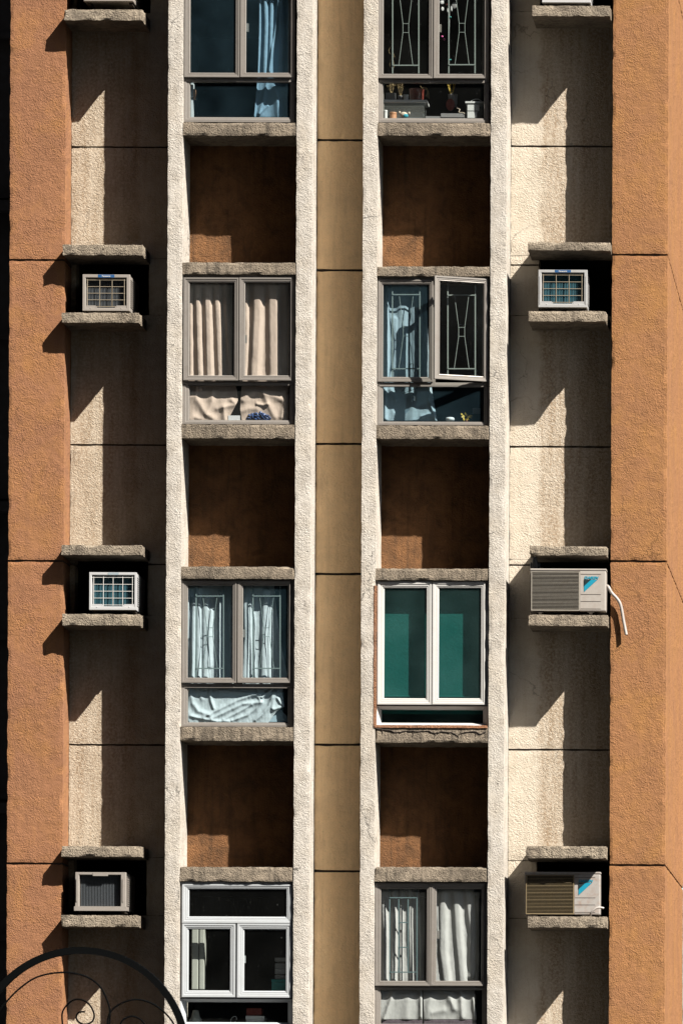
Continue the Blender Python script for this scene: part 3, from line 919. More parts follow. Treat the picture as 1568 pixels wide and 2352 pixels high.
# white curtains, third row
drape('curtain', F20, [(200, 155), (1400, 150)], [(200, 712), (1400, 720)], 200, 1500,
      [([(160, 300), (150, 900)], 22, 0.03), ([(232, 420), (215, 1400)], 26, 0.026), ([(288, 300), (285, 1400)], 34, 0.026), ([(375, 420), (380, 1400)], 46, 0.024),
       ([(440, 560), (430, 1250)], 24, 0.018), ([(545, 350), (535, 1400)], 36, 0.026), ([(690, 500), (690, 900)], 14, 0.014)],
      0.16, M['cur_white'], 'white curtain behind the grille of the left sash', group='white curtains', seed=3)
drape('curtain', F20, [(200, 800), (1400, 830)], [(200, 1215), (500, 1245), (900, 1290), (1400, 1390)], 200, 1500,
      [([(865, 250), (885, 800), (860, 1380)], 42, 0.028), ([(930, 480), (945, 1350)], 16, 0.018), ([(1120, 330), (1105, 800), (1095, 1380)], 50, 0.030),
       ([(1185, 420), (1160, 900), (1165, 1380)], 18, 0.018), ([(975, 600), (985, 1380)], 10, 0.01)],
      0.16, M['cur_white'], 'white curtain flaring to the right behind the grille of the right sash', group='white curtains', seed=4)
drape('cloth', F20, [(1490, 170), (1900, 160), (1940, 180)], [(1490, 1330), (1600, 1320), (1740, 1345), (1800, 1250), (1940, 1150)], 1490, 1940,
      [([(185, 1520), (215, 1700), (290, 1800), (430, 1850)], 32, 0.0155), ([(425, 1510), (440, 1650), (475, 1760)], 23, 0.0170), ([(200, 1860), (330, 1890), (520, 1925), (660, 1925)], 23, 0.0170),
       ([(350, 1870), (560, 1770), (760, 1670), (1000, 1590)], 26, 0.0155), ([(450, 1890), (640, 1800), (830, 1710), (1050, 1690)], 26, 0.0170),
       ([(600, 1900), (800, 1800), (940, 1720)], 22, 0.0140), ([(700, 1915), (880, 1850), (1000, 1760), (1060, 1690)], 22, 0.0155),
       ([(990, 1910), (1080, 1830), (1150, 1740), (1215, 1570)], 23, 0.0201), ([(1070, 1630), (1180, 1530)], 14, 0.0250),
       ([(1195, 1760), (1215, 1640), (1260, 1560)], 22, 0.0170), ([(1210, 1780), (1330, 1740), (1260, 1640)], 22, 0.0186),
       ([(560, 1540), (760, 1560), (1000, 1600), (1050, 1660)], 23, 0.0124), ([(300, 1540), (330, 1650)], 28, 0.0093), ([(1010, 1540), (1050, 1620)], 17, 0.0124)],
      0.115, M['cur_white'], 'crumpled white cloth bundled behind the low pane under white curtains', 'cloth', rough=0.003, seed=5, nx=170, ny=90, power=2.0)
# pale blue curtain, second row right
drape('curtain', F11, [(230, 165), (1960, 160)], [(230, 690), (700, 700), (1400, 735), (1700, 780), (1960, 825)], 230, 1950,
      [([(205, 250), (200, 1400)], 26, 0.034), ([(300, 700), (290, 1300)], 34, 0.014), ([(640, 400), (640, 900)], 22, 0.016), ([(400, 400), (380, 1400)], 60, 0.014),
       ([(560, 400), (570, 1400)], 50, 0.010), ([(185, 1570), (185, 1920)], 26, 0.024), ([(250, 1560), (320, 1690)], 34, 0.016), ([(290, 1850), (220, 1940)], 30, 0.02),
       ([(735, 1520), (715, 1680), (780, 1850), (800, 1940)], 22, 0.022), ([(630, 1900), (720, 1880), (790, 1900)], 24, 0.018), ([(500, 1560), (520, 1930)], 60, 0.012)],
      0.165, M['cur_pale'], 'pale blue curtain drawn half across the window with the open sash', seed=6)
# off-white curtains, bottom right
drape('curtain', F31, [(280, 120), (1500, 120)], [(280, 600), (500, 610), (1000, 650), (1500, 650)], 280, 1500,
      [([(155, 300), (190, 940), (185, 1460)], 36, 0.026), ([(285, 300), (300, 800), (285, 1460)], 36, 0.026), ([(380, 300), (378, 1460)], 24, 0.018),
       ([(495, 300), (490, 800), (512, 1460)], 28, 0.024), ([(590, 350), (625, 1000), (625, 1460)], 14, 0.018)],
      0.155, M['cur_grey'], 'off-white curtain behind the teal grille in the lower right window', group='off-white curtains', seed=7)
drape('curtain', F31, [(280, 790), (1500, 800)], [(280, 1270), (850, 1310), (1300, 1300), (1500, 1330)], 280, 1500,
      [([(895, 300), (895, 800), (895, 1100), (940, 1460)], 56, 0.030), ([(1050, 300), (1085, 900), (1135, 1460)], 54, 0.030),
       ([(1195, 300), (1250, 850), (1255, 1300), (1240, 1400)], 44, 0.026), ([(815, 400), (825, 900)], 14, 0.012)],
      0.155, M['cur_grey'], 'off-white curtain in three broad folds behind the plain right sash', group='off-white curtains', seed=8)
for lo, ri, rd, lb, sd in (
        ([(1500, 120), (1900, 130)], [(1500, 640), (1900, 640)],
         [([(290, 1540), (250, 1700), (170, 1930)], 28, 0.026), ([(460, 1540), (450, 1900)], 70, 0.018), ([(620, 1540), (622, 1900)], 26, 0.026)],
         'short off-white curtain with a dark hem, left one behind the lowest pane', 9),
        ([(1500, 645), (1900, 660)], [(1500, 1285), (1700, 1285), (1900, 1305)],
         [([(740, 1640), (700, 1900)], 50, 0.018), ([(870, 1560), (980, 1660), (1030, 1800)], 46, 0.026), ([(1110, 1560), (1130, 1900)], 40, 0.026), ([(1265, 1660), (1285, 1900)], 24, 0.024),
          ([(900, 1820), (760, 1850)], 44, 0.016)],
         'short off-white curtain with a dark hem, right one behind the lowest pane', 10)):
    c = drape('short_curtain', F31, lo, ri, 1510, 1935, rd, [(1500, 0.135), (1700, 0.115)], M['cur_grey'], lb, group='short hemmed curtains', seed=sd)
    drape('hem', F31, [(1930, lo[-1][1])], [(1930, ri[-1][1])], 1936, 2090, [(p[0] if len(p[0]) < 3 else p[0][1:], p[1], p[2] * 0.8) for p in []], 0.113, M['hem'], None, parent=c, seed=sd)
# blue curtain, top left window
drape('curtain', F00, [(-180, 1000), (0, 1032), (900, 1020), (1440, 970)], [(-180, 1400), (1440, 1400)], -180, 1445,
      [([(1045, -150), (1040, 400), (1020, 900)], 14, 0.022), ([(1105, -100), (1118, 300), (1100, 900)], 28, 0.032), ([(1190, -100), (1175, 500), (1165, 900)], 24, 0.024),
       ([(1268, -100), (1240, 300), (1160, 880)], 14, 0.022), ([(1295, -100), (1318, 400), (1295, 900)], 40, 0.036), ([(1385, -100), (1385, 1400)], 12, 0.014),
       ([(1235, 1080), (1260, 1200), (1270, 1440)], 48, 0.034), ([(1130, 990), (1080, 1250), (1030, 1400)], 22, 0.02), ([(1010, 1000), (975, 1430)], 12, 0.016),
       ([(1040, 1400), (1140, 1300)], 12, 0.016)],
      0.165, M['cur_blue'], 'blue curtain gathered at the right of the top left window', seed=11)
# teal roller blind of the white window
bl = MB()
r = rect(869, 1117, 1322, 1640, 0.175)
bl.box(r[0], r[1], 0.175, 0.178, r[2], r[3])
rr = rect(869, 1117, 1592, 1600, 0.17)
bl.tube([(rr[0], 0.172, rr[2]), (rr[1], 0.172, rr[2])], 0.008, 8)
b_ = bl.build('roller_blind', M['blind'], None, ((r[0] + r[1]) / 2, 0.175, r[2]))
tag(b_, 'teal roller blind drawn down behind the white framed window', 'blind')


# ------------------------------------------------------------------ lettering
def text_mesh(body, width, height, loc, mat, name, parent, shear=0.0, yscale=1.0, bold=0.0):
    """letters as a thin raised mesh fitted to width x height, lower left corner at loc, facing -Y"""
    cu = bpy.data.curves.new(name, 'FONT')
    cu.body = body; cu.size = 1.0; cu.extrude = 0.0; cu.shear = shear; cu.offset = bold
    tmp = bpy.data.objects.new(name + '_tmp', cu)
    COL.objects.link(tmp)
    bpy.context.view_layer.update()
    me = bpy.data.meshes.new_from_object(tmp.evaluated_get(bpy.context.evaluated_depsgraph_get()))
    bpy.data.objects.remove(tmp, do_unlink=True)
    xs = [v.co.x for v in me.vertices]; ys = [v.co.y for v in me.vertices]
    x0, x1, y0, y1 = min(xs), max(xs), min(ys), max(ys)
    off = wloc(parent)
    for v in me.vertices:
        x = loc[0] + (v.co.x - x0) / (x1 - x0) * width
        z = loc[2] + (v.co.y - y0) / (y1 - y0) * height
        v.co = Vector((x, loc[1], z)) - off
    me.materials.clear(); me.materials.append(mat)
    o = bpy.data.objects.new(name, me)
    o.parent = parent
    COL.objects.link(o)
    return o


# ------------------------------------------------------------------ cooling units
def bevel_box(x0, x1, y0, y1, z0, z1, r, seg=2):
    bm = bmesh.new()
    bmesh.ops.create_cube(bm, size=1.0)
    for v in bm.verts:
        v.co = Vector((x0 + (x1 - x0) * (v.co.x + 0.5), y0 + (y1 - y0) * (v.co.y + 0.5), z0 + (z1 - z0) * (v.co.z + 0.5)))
    bmesh.ops.bevel(bm, geom=list(bm.edges), offset=r, segments=seg, profile=0.6, affect='EDGES')
    vs = [v.co.copy() for v in bm.verts]
    fs = [tuple(v.index for v in f.verts) for f in bm.faces]
    bm.free()
    return vs, fs


def window_ac(out, opn, ncol, nrow, case, coil, wire, label, y=0.06, badge=None, notch='bottom', faded=False, group='window type cooling units', slots=False):
    o, i = rect(*out, y), rect(*opn, y)
    root = empty('air_conditioner', ((o[0] + o[1]) / 2, y + 0.3, o[2] - 0.012))
    tag(root, label, 'air conditioner', group)
    m = MB()
    # casing: a shell open at the front, louvred side
    t = 0.008
    m.box(o[0] + 0.004, o[1] - 0.004, y + 0.03, y + 0.62, o[3] - t - 0.004, o[3] - 0.004)
    m.box(o[0] + 0.004, o[1] - 0.004, y + 0.03, y + 0.62, o[2] + 0.004, o[2] + 0.004 + t)
    m.box(o[0] + 0.004, o[0] + 0.004 + t, y + 0.03, y + 0.62, o[2] + 0.005 + t, o[3] - t - 0.005)
    m.box(o[1] - 0.004 - t, o[1] - 0.004, y + 0.03, y + 0.62, o[2] + 0.005 + t, o[3] - t - 0.005)
    m.box(o[0] + 0.013, o[1] - 0.013, y + 0.60, y + 0.62, o[2] + 0.013, o[3] - 0.013)
    m.build('casing', case, root)
    s = MB()
    nz = 14
    for k in range(nz):
        zz = o[2] + 0.05 + (o[3] - o[2] - 0.09) * k / (nz - 1)
        s.box(o[1] - 0.004, o[1] + 0.002, y + 0.06, y + 0.26, zz, zz + 0.007)
    s.build('side_louvre', case, root)
    f = MB().ring(o, i, [(0, y + 0.05), (0, y + 0.004), (0.08, y), (0.85, y), (1, y + 0.006), (1, y + 0.05)])
    if notch == 'bottom':
        wd = i[1] - i[0]
        for a, b, q in ((0.0, 0.24, 0), (0.76, 1.0, 0)):
            f.box(i[0] + wd * a - 0.001, i[0] + wd * b + 0.001, y + 0.003, y + 0.03, i[2] - 0.002, i[2] + 0.022)
        f.add([(i[0] + wd * 0.24, y + 0.003, i[2]), (i[0] + wd * 0.29, y + 0.003, i[2]), (i[0] + wd * 0.24, y + 0.003, i[2] + 0.022),
               (i[0] + wd * 0.24, y + 0.03, i[2]), (i[0] + wd * 0.29, y + 0.03, i[2]), (i[0] + wd * 0.24, y + 0.03, i[2] + 0.022)],
              [(0, 1, 2), (3, 5, 4), (1, 4, 5, 2), (0, 3, 4, 1), (0, 2, 5, 3)])
        f.add([(i[0] + wd * 0.76, y + 0.003, i[2]), (i[0] + wd * 0.71, y + 0.003, i[2]), (i[0] + wd * 0.76, y + 0.003, i[2] + 0.022),
               (i[0] + wd * 0.76, y + 0.03, i[2]), (i[0] + wd * 0.71, y + 0.03, i[2]), (i[0] + wd * 0.76, y + 0.03, i[2] + 0.022)],
              [(0, 2, 1), (3, 4, 5), (1, 2, 5, 4), (0, 1, 4, 3), (0, 3, 5, 2)])
        for fx in (0.12, 0.88):
            f.lathe([(0.006, 0), (0.006, -0.003), (0.003, -0.004)], (i[0] + wd * fx, y + 0.002, i[2] - 0.006), 10, 'Y')
    else:
        wd = i[1] - i[0]
        f.box(i[0] + wd * 0.33, i[0] + wd * 0.70, y - 0.003, y + 0.02, i[3] - 0.010, o[3] - 0.004)
        f.box(o[0] - 0.008, o[1] + 0.004, y - 0.006, y + 0.03, o[2] - 0.004, i[2] - 0.001)
        for sx in (o[0] + (i[0] - o[0]) * 0.35, o[1] - (o[1] - i[1]) * 0.55):
            f.box(sx - 0.002, sx + 0.006, y - 0.006, y + 0.004, o[2] + 0.08, o[3] - 0.06)
    if slots:
        for sx in (o[0] + (i[0] - o[0]) * 0.4, o[1] - (o[1] - i[1]) * 0.5):
            f.box(sx, sx + 0.005, y - 0.003, y + 0.004, o[2] + 0.03, o[3] - 0.06)
    f.build('front_frame', case, root)
    # condenser, a block of fins
    c = MB().box(i[0] + 0.012, i[1] - 0.012, y + 0.055, y + 0.10, i[2] - 0.006, i[3] + 0.002)
    nb = 26
    for k in range(nb):
        xx = i[0] + 0.014 + (i[1] - i[0] - 0.028) * k / (nb - 1)
        c.box(xx - 0.002, xx + 0.002, y + 0.049, y + 0.0549, i[2] - 0.004, i[3])
    c.build('condenser', coil, root)
    MB().box(i[0] - 0.001, i[0] + 0.0115, y + 0.052, y + 0.09, i[2], i[3]).build('side_gap', M['black'], root)
    MB().box(i[1] - 0.0115, i[1] + 0.001, y + 0.052, y + 0.09, i[2], i[3]).build('side_gap', M['black'], root)
    if ncol:
        gm = MB()
        ga, gb = i[0] + (i[1] - i[0]) * 0.04, i[1] - (i[1] - i[0]) * 0.05
        za, zb = i[2] + (i[3] - i[2]) * 0.05, i[3] - (i[3] - i[2]) * 0.07
        for k in range(ncol + 1):
            xx = ga + (gb - ga) * k / ncol
            gm.tube([(xx, y + 0.012, za - 0.006), (xx, y + 0.010, (za + zb) / 2), (xx, y + 0.012, i[3] + 0.004)], 0.0027, 6)
        for k in range(nrow + 1):
            zz = za + (zb - za) * k / nrow
            gm.tube([(i[0] - 0.002 if k in (0, nrow) else ga - 0.006, y + 0.014, zz), ((ga + gb) / 2, y + 0.012, zz), (i[1] + 0.002 if k in (0, nrow) else gb + 0.006, y + 0.014, zz)], 0.0027, 6)
        gm.build('wire_guard', wire, root)
    if badge:
        a, b = badge
        wd = o[1] - o[0]
        z0, z1 = i[3] + 0.003, o[3] - 0.002
        if faded:
            MB().box(o[0] + wd * a, o[0] + wd * b, y - 0.002, y + 0.001, z0, z1).build('faded_badge', M['fadeblue'], root)
        else:
            bd = MB().box(o[0] + wd * a, o[0] + wd * b, y - 0.002, y + 0.001, z0, z1).build('badge', M['blue_label'], root)
            bw = wd * (b - a)
            text_mesh('Panasonic', bw * 0.52, (z1 - z0) * 0.58, (o[0] + wd * a + bw * 0.24, y - 0.0032, z0 + (z1 - z0) * 0.2), M['white_ink'], 'lettering', bd, bold=0.02)
    # feet
    for fx in (0.06, 0.9):
        xx = o[0] + (o[1] - o[0]) * fx
        MB().box(xx, xx + 0.03, y + 0.05, y + 0.4, o[2] - 0.02, o[2] + 0.004).build('support_rail', M['duct'], root)
    return root


M['fadeblue'] = paint('faded_blue_label', (0.36, 0.46, 0.52), 0.5, 0.0, 0.7, (0.55, 0.5, 0.45), 40)
window_ac((192.8, 306.9, -85, 2.8), (200, 297, -78, -9), 3, 4, M['ac_grey'], M['coil_grey'], M['wire'],
          'cooling unit whose underside just shows on the topmost left ledge', y=0.07)
window_ac((189.9, 298.5, 630.3, 714), (197.4, 290.3, 638, 707), 3, 4, M['ac_grey'], M['coil_grey'], M['wire'],
          'aged grey cooling unit with a blue badge on the second ledge at left', badge=(0.33, 0.675), y=0.06)
window_ac((205.3, 313.5, 1314.5, 1401.0), (211.4, 309, 1321, 1393), 4, 4, M['ac_white'], M['coil_blue'], M['wire_w'],
          'bright white cooling unit with white wire guard on the third ledge at left', badge=(0.4, 0.63), faded=True, y=0.05)
window_ac((173.1, 289.3, 2003.5, 2091), (182.4, 276.8, 2009.4, 2081.6), 0, 0, M['ac_grey'], M['coil_grey'], M['wire'],
          'rusty grey cooling unit without a wire guard on the lowest ledge at left', notch='top', y=0.045)
window_ac((1244, 1356, -80, 6.0), (1252, 1347, -72, -4), 3, 4, M['ac_white'], M['coil_blue'], M['wire'],
          'cooling unit whose underside just shows on the topmost right ledge', y=0.05)
window_ac((1235.2, 1347.6, 619.6, 706.0), (1242.6, 1340, 626.4, 697.5), 3, 4, M['ac_pale'], M['coil_blue'], M['wire'],
          'pale cooling unit with blue badge on the second ledge at right', badge=(0.34, 0.665), y=0.045, slots=True)


def split_ac(out, gx0, gx1, case, label, y, gmat):
    o = rect(*out, y)
    W, H = o[1] - o[0], o[3] - o[2]
    root = empty('condenser_unit', ((o[0] + o[1]) / 2, y + 0.13, o[2] - 0.02))
    tag(root, label, 'air conditioner', 'wide outdoor cooling units')
    gxa, gxb = X(gx0, y, (out[2] + out[3]) / 2), X(gx1, y, (out[2] + out[3]) / 2)
    # body with a slightly proud lid and a real opening for the fan grille
    m = MB()
    vs, fs = bevel_box(gxb, o[1], y, y + 0.27, o[2], o[3] - 0.018, 0.012)
    m.add(vs, fs)
    m.box(o[0], gxb - 0.0005, y + 0.075, y + 0.27, o[2], o[3] - 0.018)
    m.box(o[0], gxa, y + 0.004, y + 0.0745, o[2], o[3] - 0.018)
    m.box(gxa + 0.0005, gxb - 0.0005, y + 0.004, y + 0.0745, o[2], o[2] + 0.010)
    m.box(gxa + 0.0005, gxb - 0.0005, y + 0.004, y + 0.0745, o[3] - 0.034, o[3] - 0.018)
    m.build('casing', case, root)
    vs, fs = bevel_box(o[0] - 0.003, o[1] + 0.003, y - 0.003, y + 0.273, o[3] - 0.0175, o[3], 0.005)
    MB().add(vs, fs).build('lid', case, root)
    MB().box(gxa + 0.001, gxb - 0.001, y + 0.070, y + 0.0745, o[2] + 0.011, o[3] - 0.035).build('fan_housing', M['black'], root)
    fb = MB()
    cx, cz = (gxa + gxb) / 2, (o[2] + o[3]) / 2
    fb.lathe([(0.035, 0), (0.03, -0.012), (0.01, -0.016)], (cx, y + 0.066, cz), 16, 'Y')
    for k in range(3):
        a = k * 2.09 + 0.4
        pts = []
        for q in range(5):
            rr = 0.03 + 0.12 * q / 4
            pts.append(Vector((cx + rr * math.cos(a + q * 0.12), y + 0.06, cz + rr * math.sin(a + q * 0.12))))
        for p, q in zip(pts, pts[1:]): fb.bar(p, q, 0.06, 0.003)
    fb.build('fan', M['duct'], root)
    s = MB()
    n = 27
    za, zb = o[2] + 0.012, o[3] - 0.036
    for k in range(n + 1):
        zz = za + (zb - za) * k / n
        t = 0.0042 if k % 5 == 0 else 0.0028
        s.box(gxa - 0.001, gxb + 0.001, y - 0.002, y + 0.006, zz - t / 2, zz + t / 2)
    s.ring((gxa - 0.006, gxb + 0.006, o[2] + 0.004, o[3] - 0.028), (gxa + 0.001, gxb - 0.003, o[2] + 0.011, o[3] - 0.035), [(0, y + 0.02), (0, y - 0.005), (1, y - 0.005), (1, y + 0.02)])
    s.build('louvre_grille', gmat, root)
    pw = o[1] - gxb
    gr = MB()
    for fz in (0.875, 0.40, 0.235, 0.06):
        zz = o[2] + H * fz
        gr.box(gxb + pw * 0.06, o[1] - pw * 0.19, y - 0.0015, y + 0.002, zz - 0.0035, zz)
    gr.build('panel_groove', M['duct'], root)
    # emblem
    ex0, ex1 = gxb + pw * 0.19, gxb + pw * 0.69
    ez1 = o[2] + H * 0.745; ez0 = o[2] + H * 0.455
    eh = ez1 - ez0
    em = MB().add([(ex0, y - 0.003, ez1), (ex1, y - 0.003, ez1), (ex0, y - 0.003, ez0), (ex0, y + 0.001, ez1), (ex1, y + 0.001, ez1), (ex0, y + 0.001, ez0)],
                  [(0, 2, 1), (3, 4, 5), (0, 1, 4, 3), (1, 2, 5, 4), (2, 0, 3, 5)]).build('emblem', M['cyan_ink'], root)
    MB().add([(ex0, y - 0.005, ez1), (ex0 + (ex1 - ex0) * 0.52, y - 0.005, ez1), (ex0, y - 0.005, ez1 - eh * 0.52), (ex0, y - 0.0031, ez1), (ex0 + (ex1 - ex0) * 0.52, y - 0.0031, ez1), (ex0, y - 0.0031, ez1 - eh * 0.52)],
             [(0, 2, 1), (3, 4, 5), (0, 1, 4, 3), (1, 2, 5, 4), (2, 0, 3, 5)]).build('dark_corner', M['dark_ink'], em)
    text_mesh('DAIKIN', (ex1 - ex0) * 1.08, H * 0.062, (ex0, y - 0.0035, ez1 + H * 0.014), M['cyan_ink'], 'lettering', root, shear=0.25, bold=0.05)
    for fx in (0.13, 0.80):
        xx = o[0] + W * fx
        ft = MB().box(xx - 0.03, xx + 0.03, y + 0.002, y + 0.25, o[2] - 0.012, o[2] - 0.001)
        ft.tube([(xx, y + 0.02, o[2] - 0.02), (xx, y + 0.02, o[2] + 0.004)], 0.006, 8)
        ft.box(xx - 0.014, xx + 0.014, y - 0.004, y + 0.03, o[2] - 0.03, o[2] - 0.012)
        ft.build('foot', M['duct'], root)
    return root


def smooth_pts(P, n=6):
    out = []
    P = [Vector(p) for p in P]
    for i in range(len(P) - 1):
        a, b, c, d = P[max(0, i - 1)], P[i], P[i + 1], P[min(len(P) - 1, i + 2)]
        for k in range(n):
            t = k / n
            out.append(0.5 * ((2 * b) + (c - a) * t + (2 * a - 5 * b + 4 * c - d) * t * t + (3 * b - a - 3 * c + d) * t ** 3))
    out.append(P[-1])
    return out


d2 = split_ac((1217.2, 1390.5, 1306.1, 1403.7), 1220.5, 1328.7, M['ac_beige'], 'beige outdoor unit with cyan emblem and a drain hose hanging over the orange pier', 0.02, M['grille_beige'])


def FD(zx, zy, y):
    return at((2080 + zx / 3.267) * K, (2160 + zy / 3.267) * K, y)


pts = [FD(1120, 600, 0.16), FD(1148, 614, 0.10), FD(1190, 690, 0.098), FD(1255, 760, 0.104), FD(1300, 830, 0.108), FD(1325, 930, 0.112), FD(1345, 1050, 0.112), FD(1365, 1150, 0.108), FD(1383, 1240, 0.100)]
MB().tube(smooth_pts(pts, 5), 0.0145, 10).build('drain_hose', M['hose'], d2)
MB().tube([FD(1344, 1050, 0.112), FD(1350, 1068, 0.112)], 0.014, 10).build('hose_clip', M['hose'], d2)
d3 = split_ac((1203.8, 1377.5, 2002.5, 2100.8), 1208.2, 1316, M['ac_dirty'], 'rust streaked outdoor unit half in the shadow of the lowest upper ledge', 0.115, M['grille_brass'])


def FE(zx, zy, y):
    return at((2080 + zx / 3.92) * K, (3360 + zy / 3.92) * K, y)


pts = [FE(1305, 1072, 0.05), FE(1250, 1060, 0.04), FE(1190, 1068, 0.03), FE(1140, 1105, 0.025), FE(1105, 1150, 0.03), FE(1095, 1195, 0.05)]
MB().tube(smooth_pts(pts, 5), 0.010, 10).build('drain_hose', M['hose'], d3)

# ------------------------------------------------------------------ things kept on the window sills
def small(mb, name, mat, label, cat, group=None):
    xs = [v.x for v in mb.v]; ys = [v.y for v in mb.v]; zs_ = [v.z for v in mb.v]
    o = mb.build(name, mat, None, ((min(xs) + max(xs)) / 2, (min(ys) + max(ys)) / 2, min(zs_)))
    return tag(o, label, cat, group)


def holder(name, pt, label, cat, group=None):
    return tag(empty(name, pt), label, cat, group)


def fbox(F, a, b, c, d, y0, y1, mb=None):
    mb = mb or MB()
    p, q = F.p(a, (c + d) / 2, y0), F.p(b, (c + d) / 2, y0)
    return mb.box(p.x, q.x, y0, y1, F.p((a + b) / 2, d, y0).z, F.p((a + b) / 2, c, y0).z)


def fpot(F, a, b, c, d, y, mb=None, taper=0.8, lip=True):
    """round pot whose silhouette spans a..b, c..d"""
    mb = mb or MB()
    p0, p1 = F.p(a, d, y), F.p(b, d, y)
    r_ = (p1.x - p0.x) / 2
    h_ = F.p((a + b) / 2, c, y).z - p0.z
    pr_ = [(r_ * taper, 0), (r_ * (taper + 1) / 2, h_ * 0.5), (r_ * 0.97, h_ * 0.86)]
    if lip: pr_ += [(r_, h_ * 0.88), (r_, h_)]
    pr_ += [(r_ * 0.85, h_), (r_ * 0.8, h_ * 0.9)]
    return mb.lathe(pr_, ((p0.x + p1.x) / 2, y + r_, p0.z), 18)


def sprigs(F, x, y0, yt, spread, n, y, rad, leaf=0.0, seed=1):
    """thin stems fanning out of (x, y0) up to yt, with small leaves when leaf > 0"""
    rd = random.Random(seed)
    mb = MB()
    for k in range(n):
        s_ = rd.uniform(-1, 1)
        a = F.p(x + s_ * spread * 0.25, y0, y + rd.uniform(0, 0.03))
        b = F.p(x + s_ * spread * 0.7, (y0 + yt) / 2 + rd.uniform(-15, 15), y + rd.uniform(-0.01, 0.04))
        c = F.p(x + s_ * spread + rd.uniform(-8, 8), yt + rd.uniform(0, 45), y + rd.uniform(-0.02, 0.05))
        mb.tube(smooth_pts([a, b, c], 3), rad, 5)
        if leaf:
            for q in range(4):
                t = a.lerp(c, 0.45 + 0.18 * q) + Vector((rd.uniform(-1, 1), rd.uniform(-1, 1), rd.uniform(-1, 1))) * leaf
                mb.blob(t, leaf * rd.uniform(0.5, 1.1), leaf * 0.35, leaf * rd.uniform(0.4, 0.9), 1, 0.4)
    return mb


# clutter behind the low pane of the top right window
F = F01
bx = holder('storage_box', F.p(415, 1450, 0.22), 'clear plastic storage box with a white lid at the left of the cluttered sill', 'box')
fbox(F, 172, 665, 1262, 1455, 0.16, 0.36).build('tub', M['clear'], bx)
lid = MB()
vs, fs = bevel_box(F.p(155, 1240, 0.15).x, F.p(700, 1240, 0.15).x, 0.145, 0.38, F.p(400, 1262, 0.15).z, F.p(400, 1226, 0.15).z, 0.005)
lid.add(vs, fs).build('lid', M['card'], bx)
small(fbox(F, 300, 640, 1380, 1452, 0.22, 0.30), 'folded_towel', M['pot'], 'dark folded cloth inside the clear storage box', 'towel')
dp = holder('potted_plant', F.p(250, 1222, 0.2), 'dried plant in a square grey pot at the far left of the storage box lid', 'plant')
fbox(F, 190, 308, 1140, 1224, 0.17, 0.24).build('pot', M['pot'], dp)
sprigs(F, 262, 1140, 1015, 42, 16, 0.19, 0.0022, 0.006, 3).build('stems', M['straw'], dp)
dp = holder('potted_plant', F.p(370, 1222, 0.2), 'second dried plant, in a small round pot beside the red pot', 'plant')
fpot(F, 338, 398, 1175, 1224, 0.19).build('pot', M['pot'], dp)
sprigs(F, 370, 1175, 1012, 40, 16, 0.2, 0.0022, 0.006, 4).build('stems', M['straw'], dp)
small(fpot(F, 402, 468, 1162, 1224, 0.17, taper=0.9), 'cup', M['card'], 'small white cup between the dried plant and the red pot', 'cup')
dp = holder('potted_plant', F.p(560, 1222, 0.2), 'dark red pot with thin trailing leaves on the storage box lid', 'plant')
fpot(F, 470, 655, 1080, 1224, 0.17, taper=0.9).build('pot', M['red'], dp)
lv = sprigs(F, 640, 1090, 1060, 40, 5, 0.2, 0.0018, 0.0, 5)
for q in range(6):
    lv.tube(smooth_pts([F.p(640, 1095, 0.19), F.p(680 + q * 5, 1070 + q * 9, 0.17), F.p(718 - q * 6, 1130 + q * 8, 0.16), F.p(725 - q * 10, 1215 - q * 7, 0.16)], 4), 0.0018, 5)
lv.build('stems', M['straw'], dp)
pg = holder('plush_pig', F.p(430, 1450, 0.12), 'cream plush pig with a turquoise snout sitting in front of the clear box', 'toy')
pc = F.p(415, 1412, 0.125)
hd = MB().blob(pc, 0.034, 0.024, 0.027, 3)
hd.build('head', M['plush'], pg)
for ex, ey in ((362, 1383), (478, 1392)):
    MB().blob(F.p(ex, ey, 0.12), 0.011, 0.006, 0.013, 2).build('ear', M['plush'], pg)
MB().blob(F.p(437, 1425, 0.102), 0.024, 0.012, 0.019, 2).build('snout', M['cyan_plush'], pg)
small(fpot(F, 232, 322, 1376, 1455, 0.10, taper=0.95), 'jar', M['peach'], 'peach coloured jar left of the plush pig', 'jar')
small(fpot(F, 164, 210, 1352, 1455, 0.10, taper=0.95), 'bottle', M['card'], 'small white bottle at the left end of the cluttered sill', 'bottle')
pl = MB()
c_ = F.p(985, 1288, 0.2)
pl.lathe([(0.001, -0.004), (0.030, -0.004), (0.036, 0.0), (0.040, -0.004), (0.040, 0.004), (0.001, 0.006)], c_, 28, 'Y', 1.0, 1.38)
small(pl, 'oval_plate', M['red'], 'speckled dark red oval plate standing upright on the cluttered sill', 'plate')
tr_ = MB()
tr_.box(F.p(680, 1440, 0.14).x, F.p(1160, 1440, 0.14).x, 0.13, 0.30, F.p(900, 1458, 0.14).z, F.p(900, 1432, 0.14).z)
tr_.box(F.p(870, 1440, 0.14).x, F.p(1160, 1440, 0.14).x, 0.125, 0.132, F.p(900, 1445, 0.14).z, F.p(900, 1398, 0.14).z)
small(tr_, 'tray', M['pot'], 'shallow grey tray in front of the red plate', 'tray')
rp = MB().tube(smooth_pts([F.p(1065, 1330, 0.16), F.p(1100, 1345, 0.14), F.p(1090, 1380, 0.135), F.p(1140, 1385, 0.13), F.p(1160, 1400, 0.12)], 6), 0.004, 6)
small(rp, 'rope', M['plush'], 'short knotted rope draped beside the red plate', 'rope')
cn = holder('food_container', F.p(1275, 1455, 0.2), 'pale container with a carrying handle at the right end of the cluttered sill', 'container')
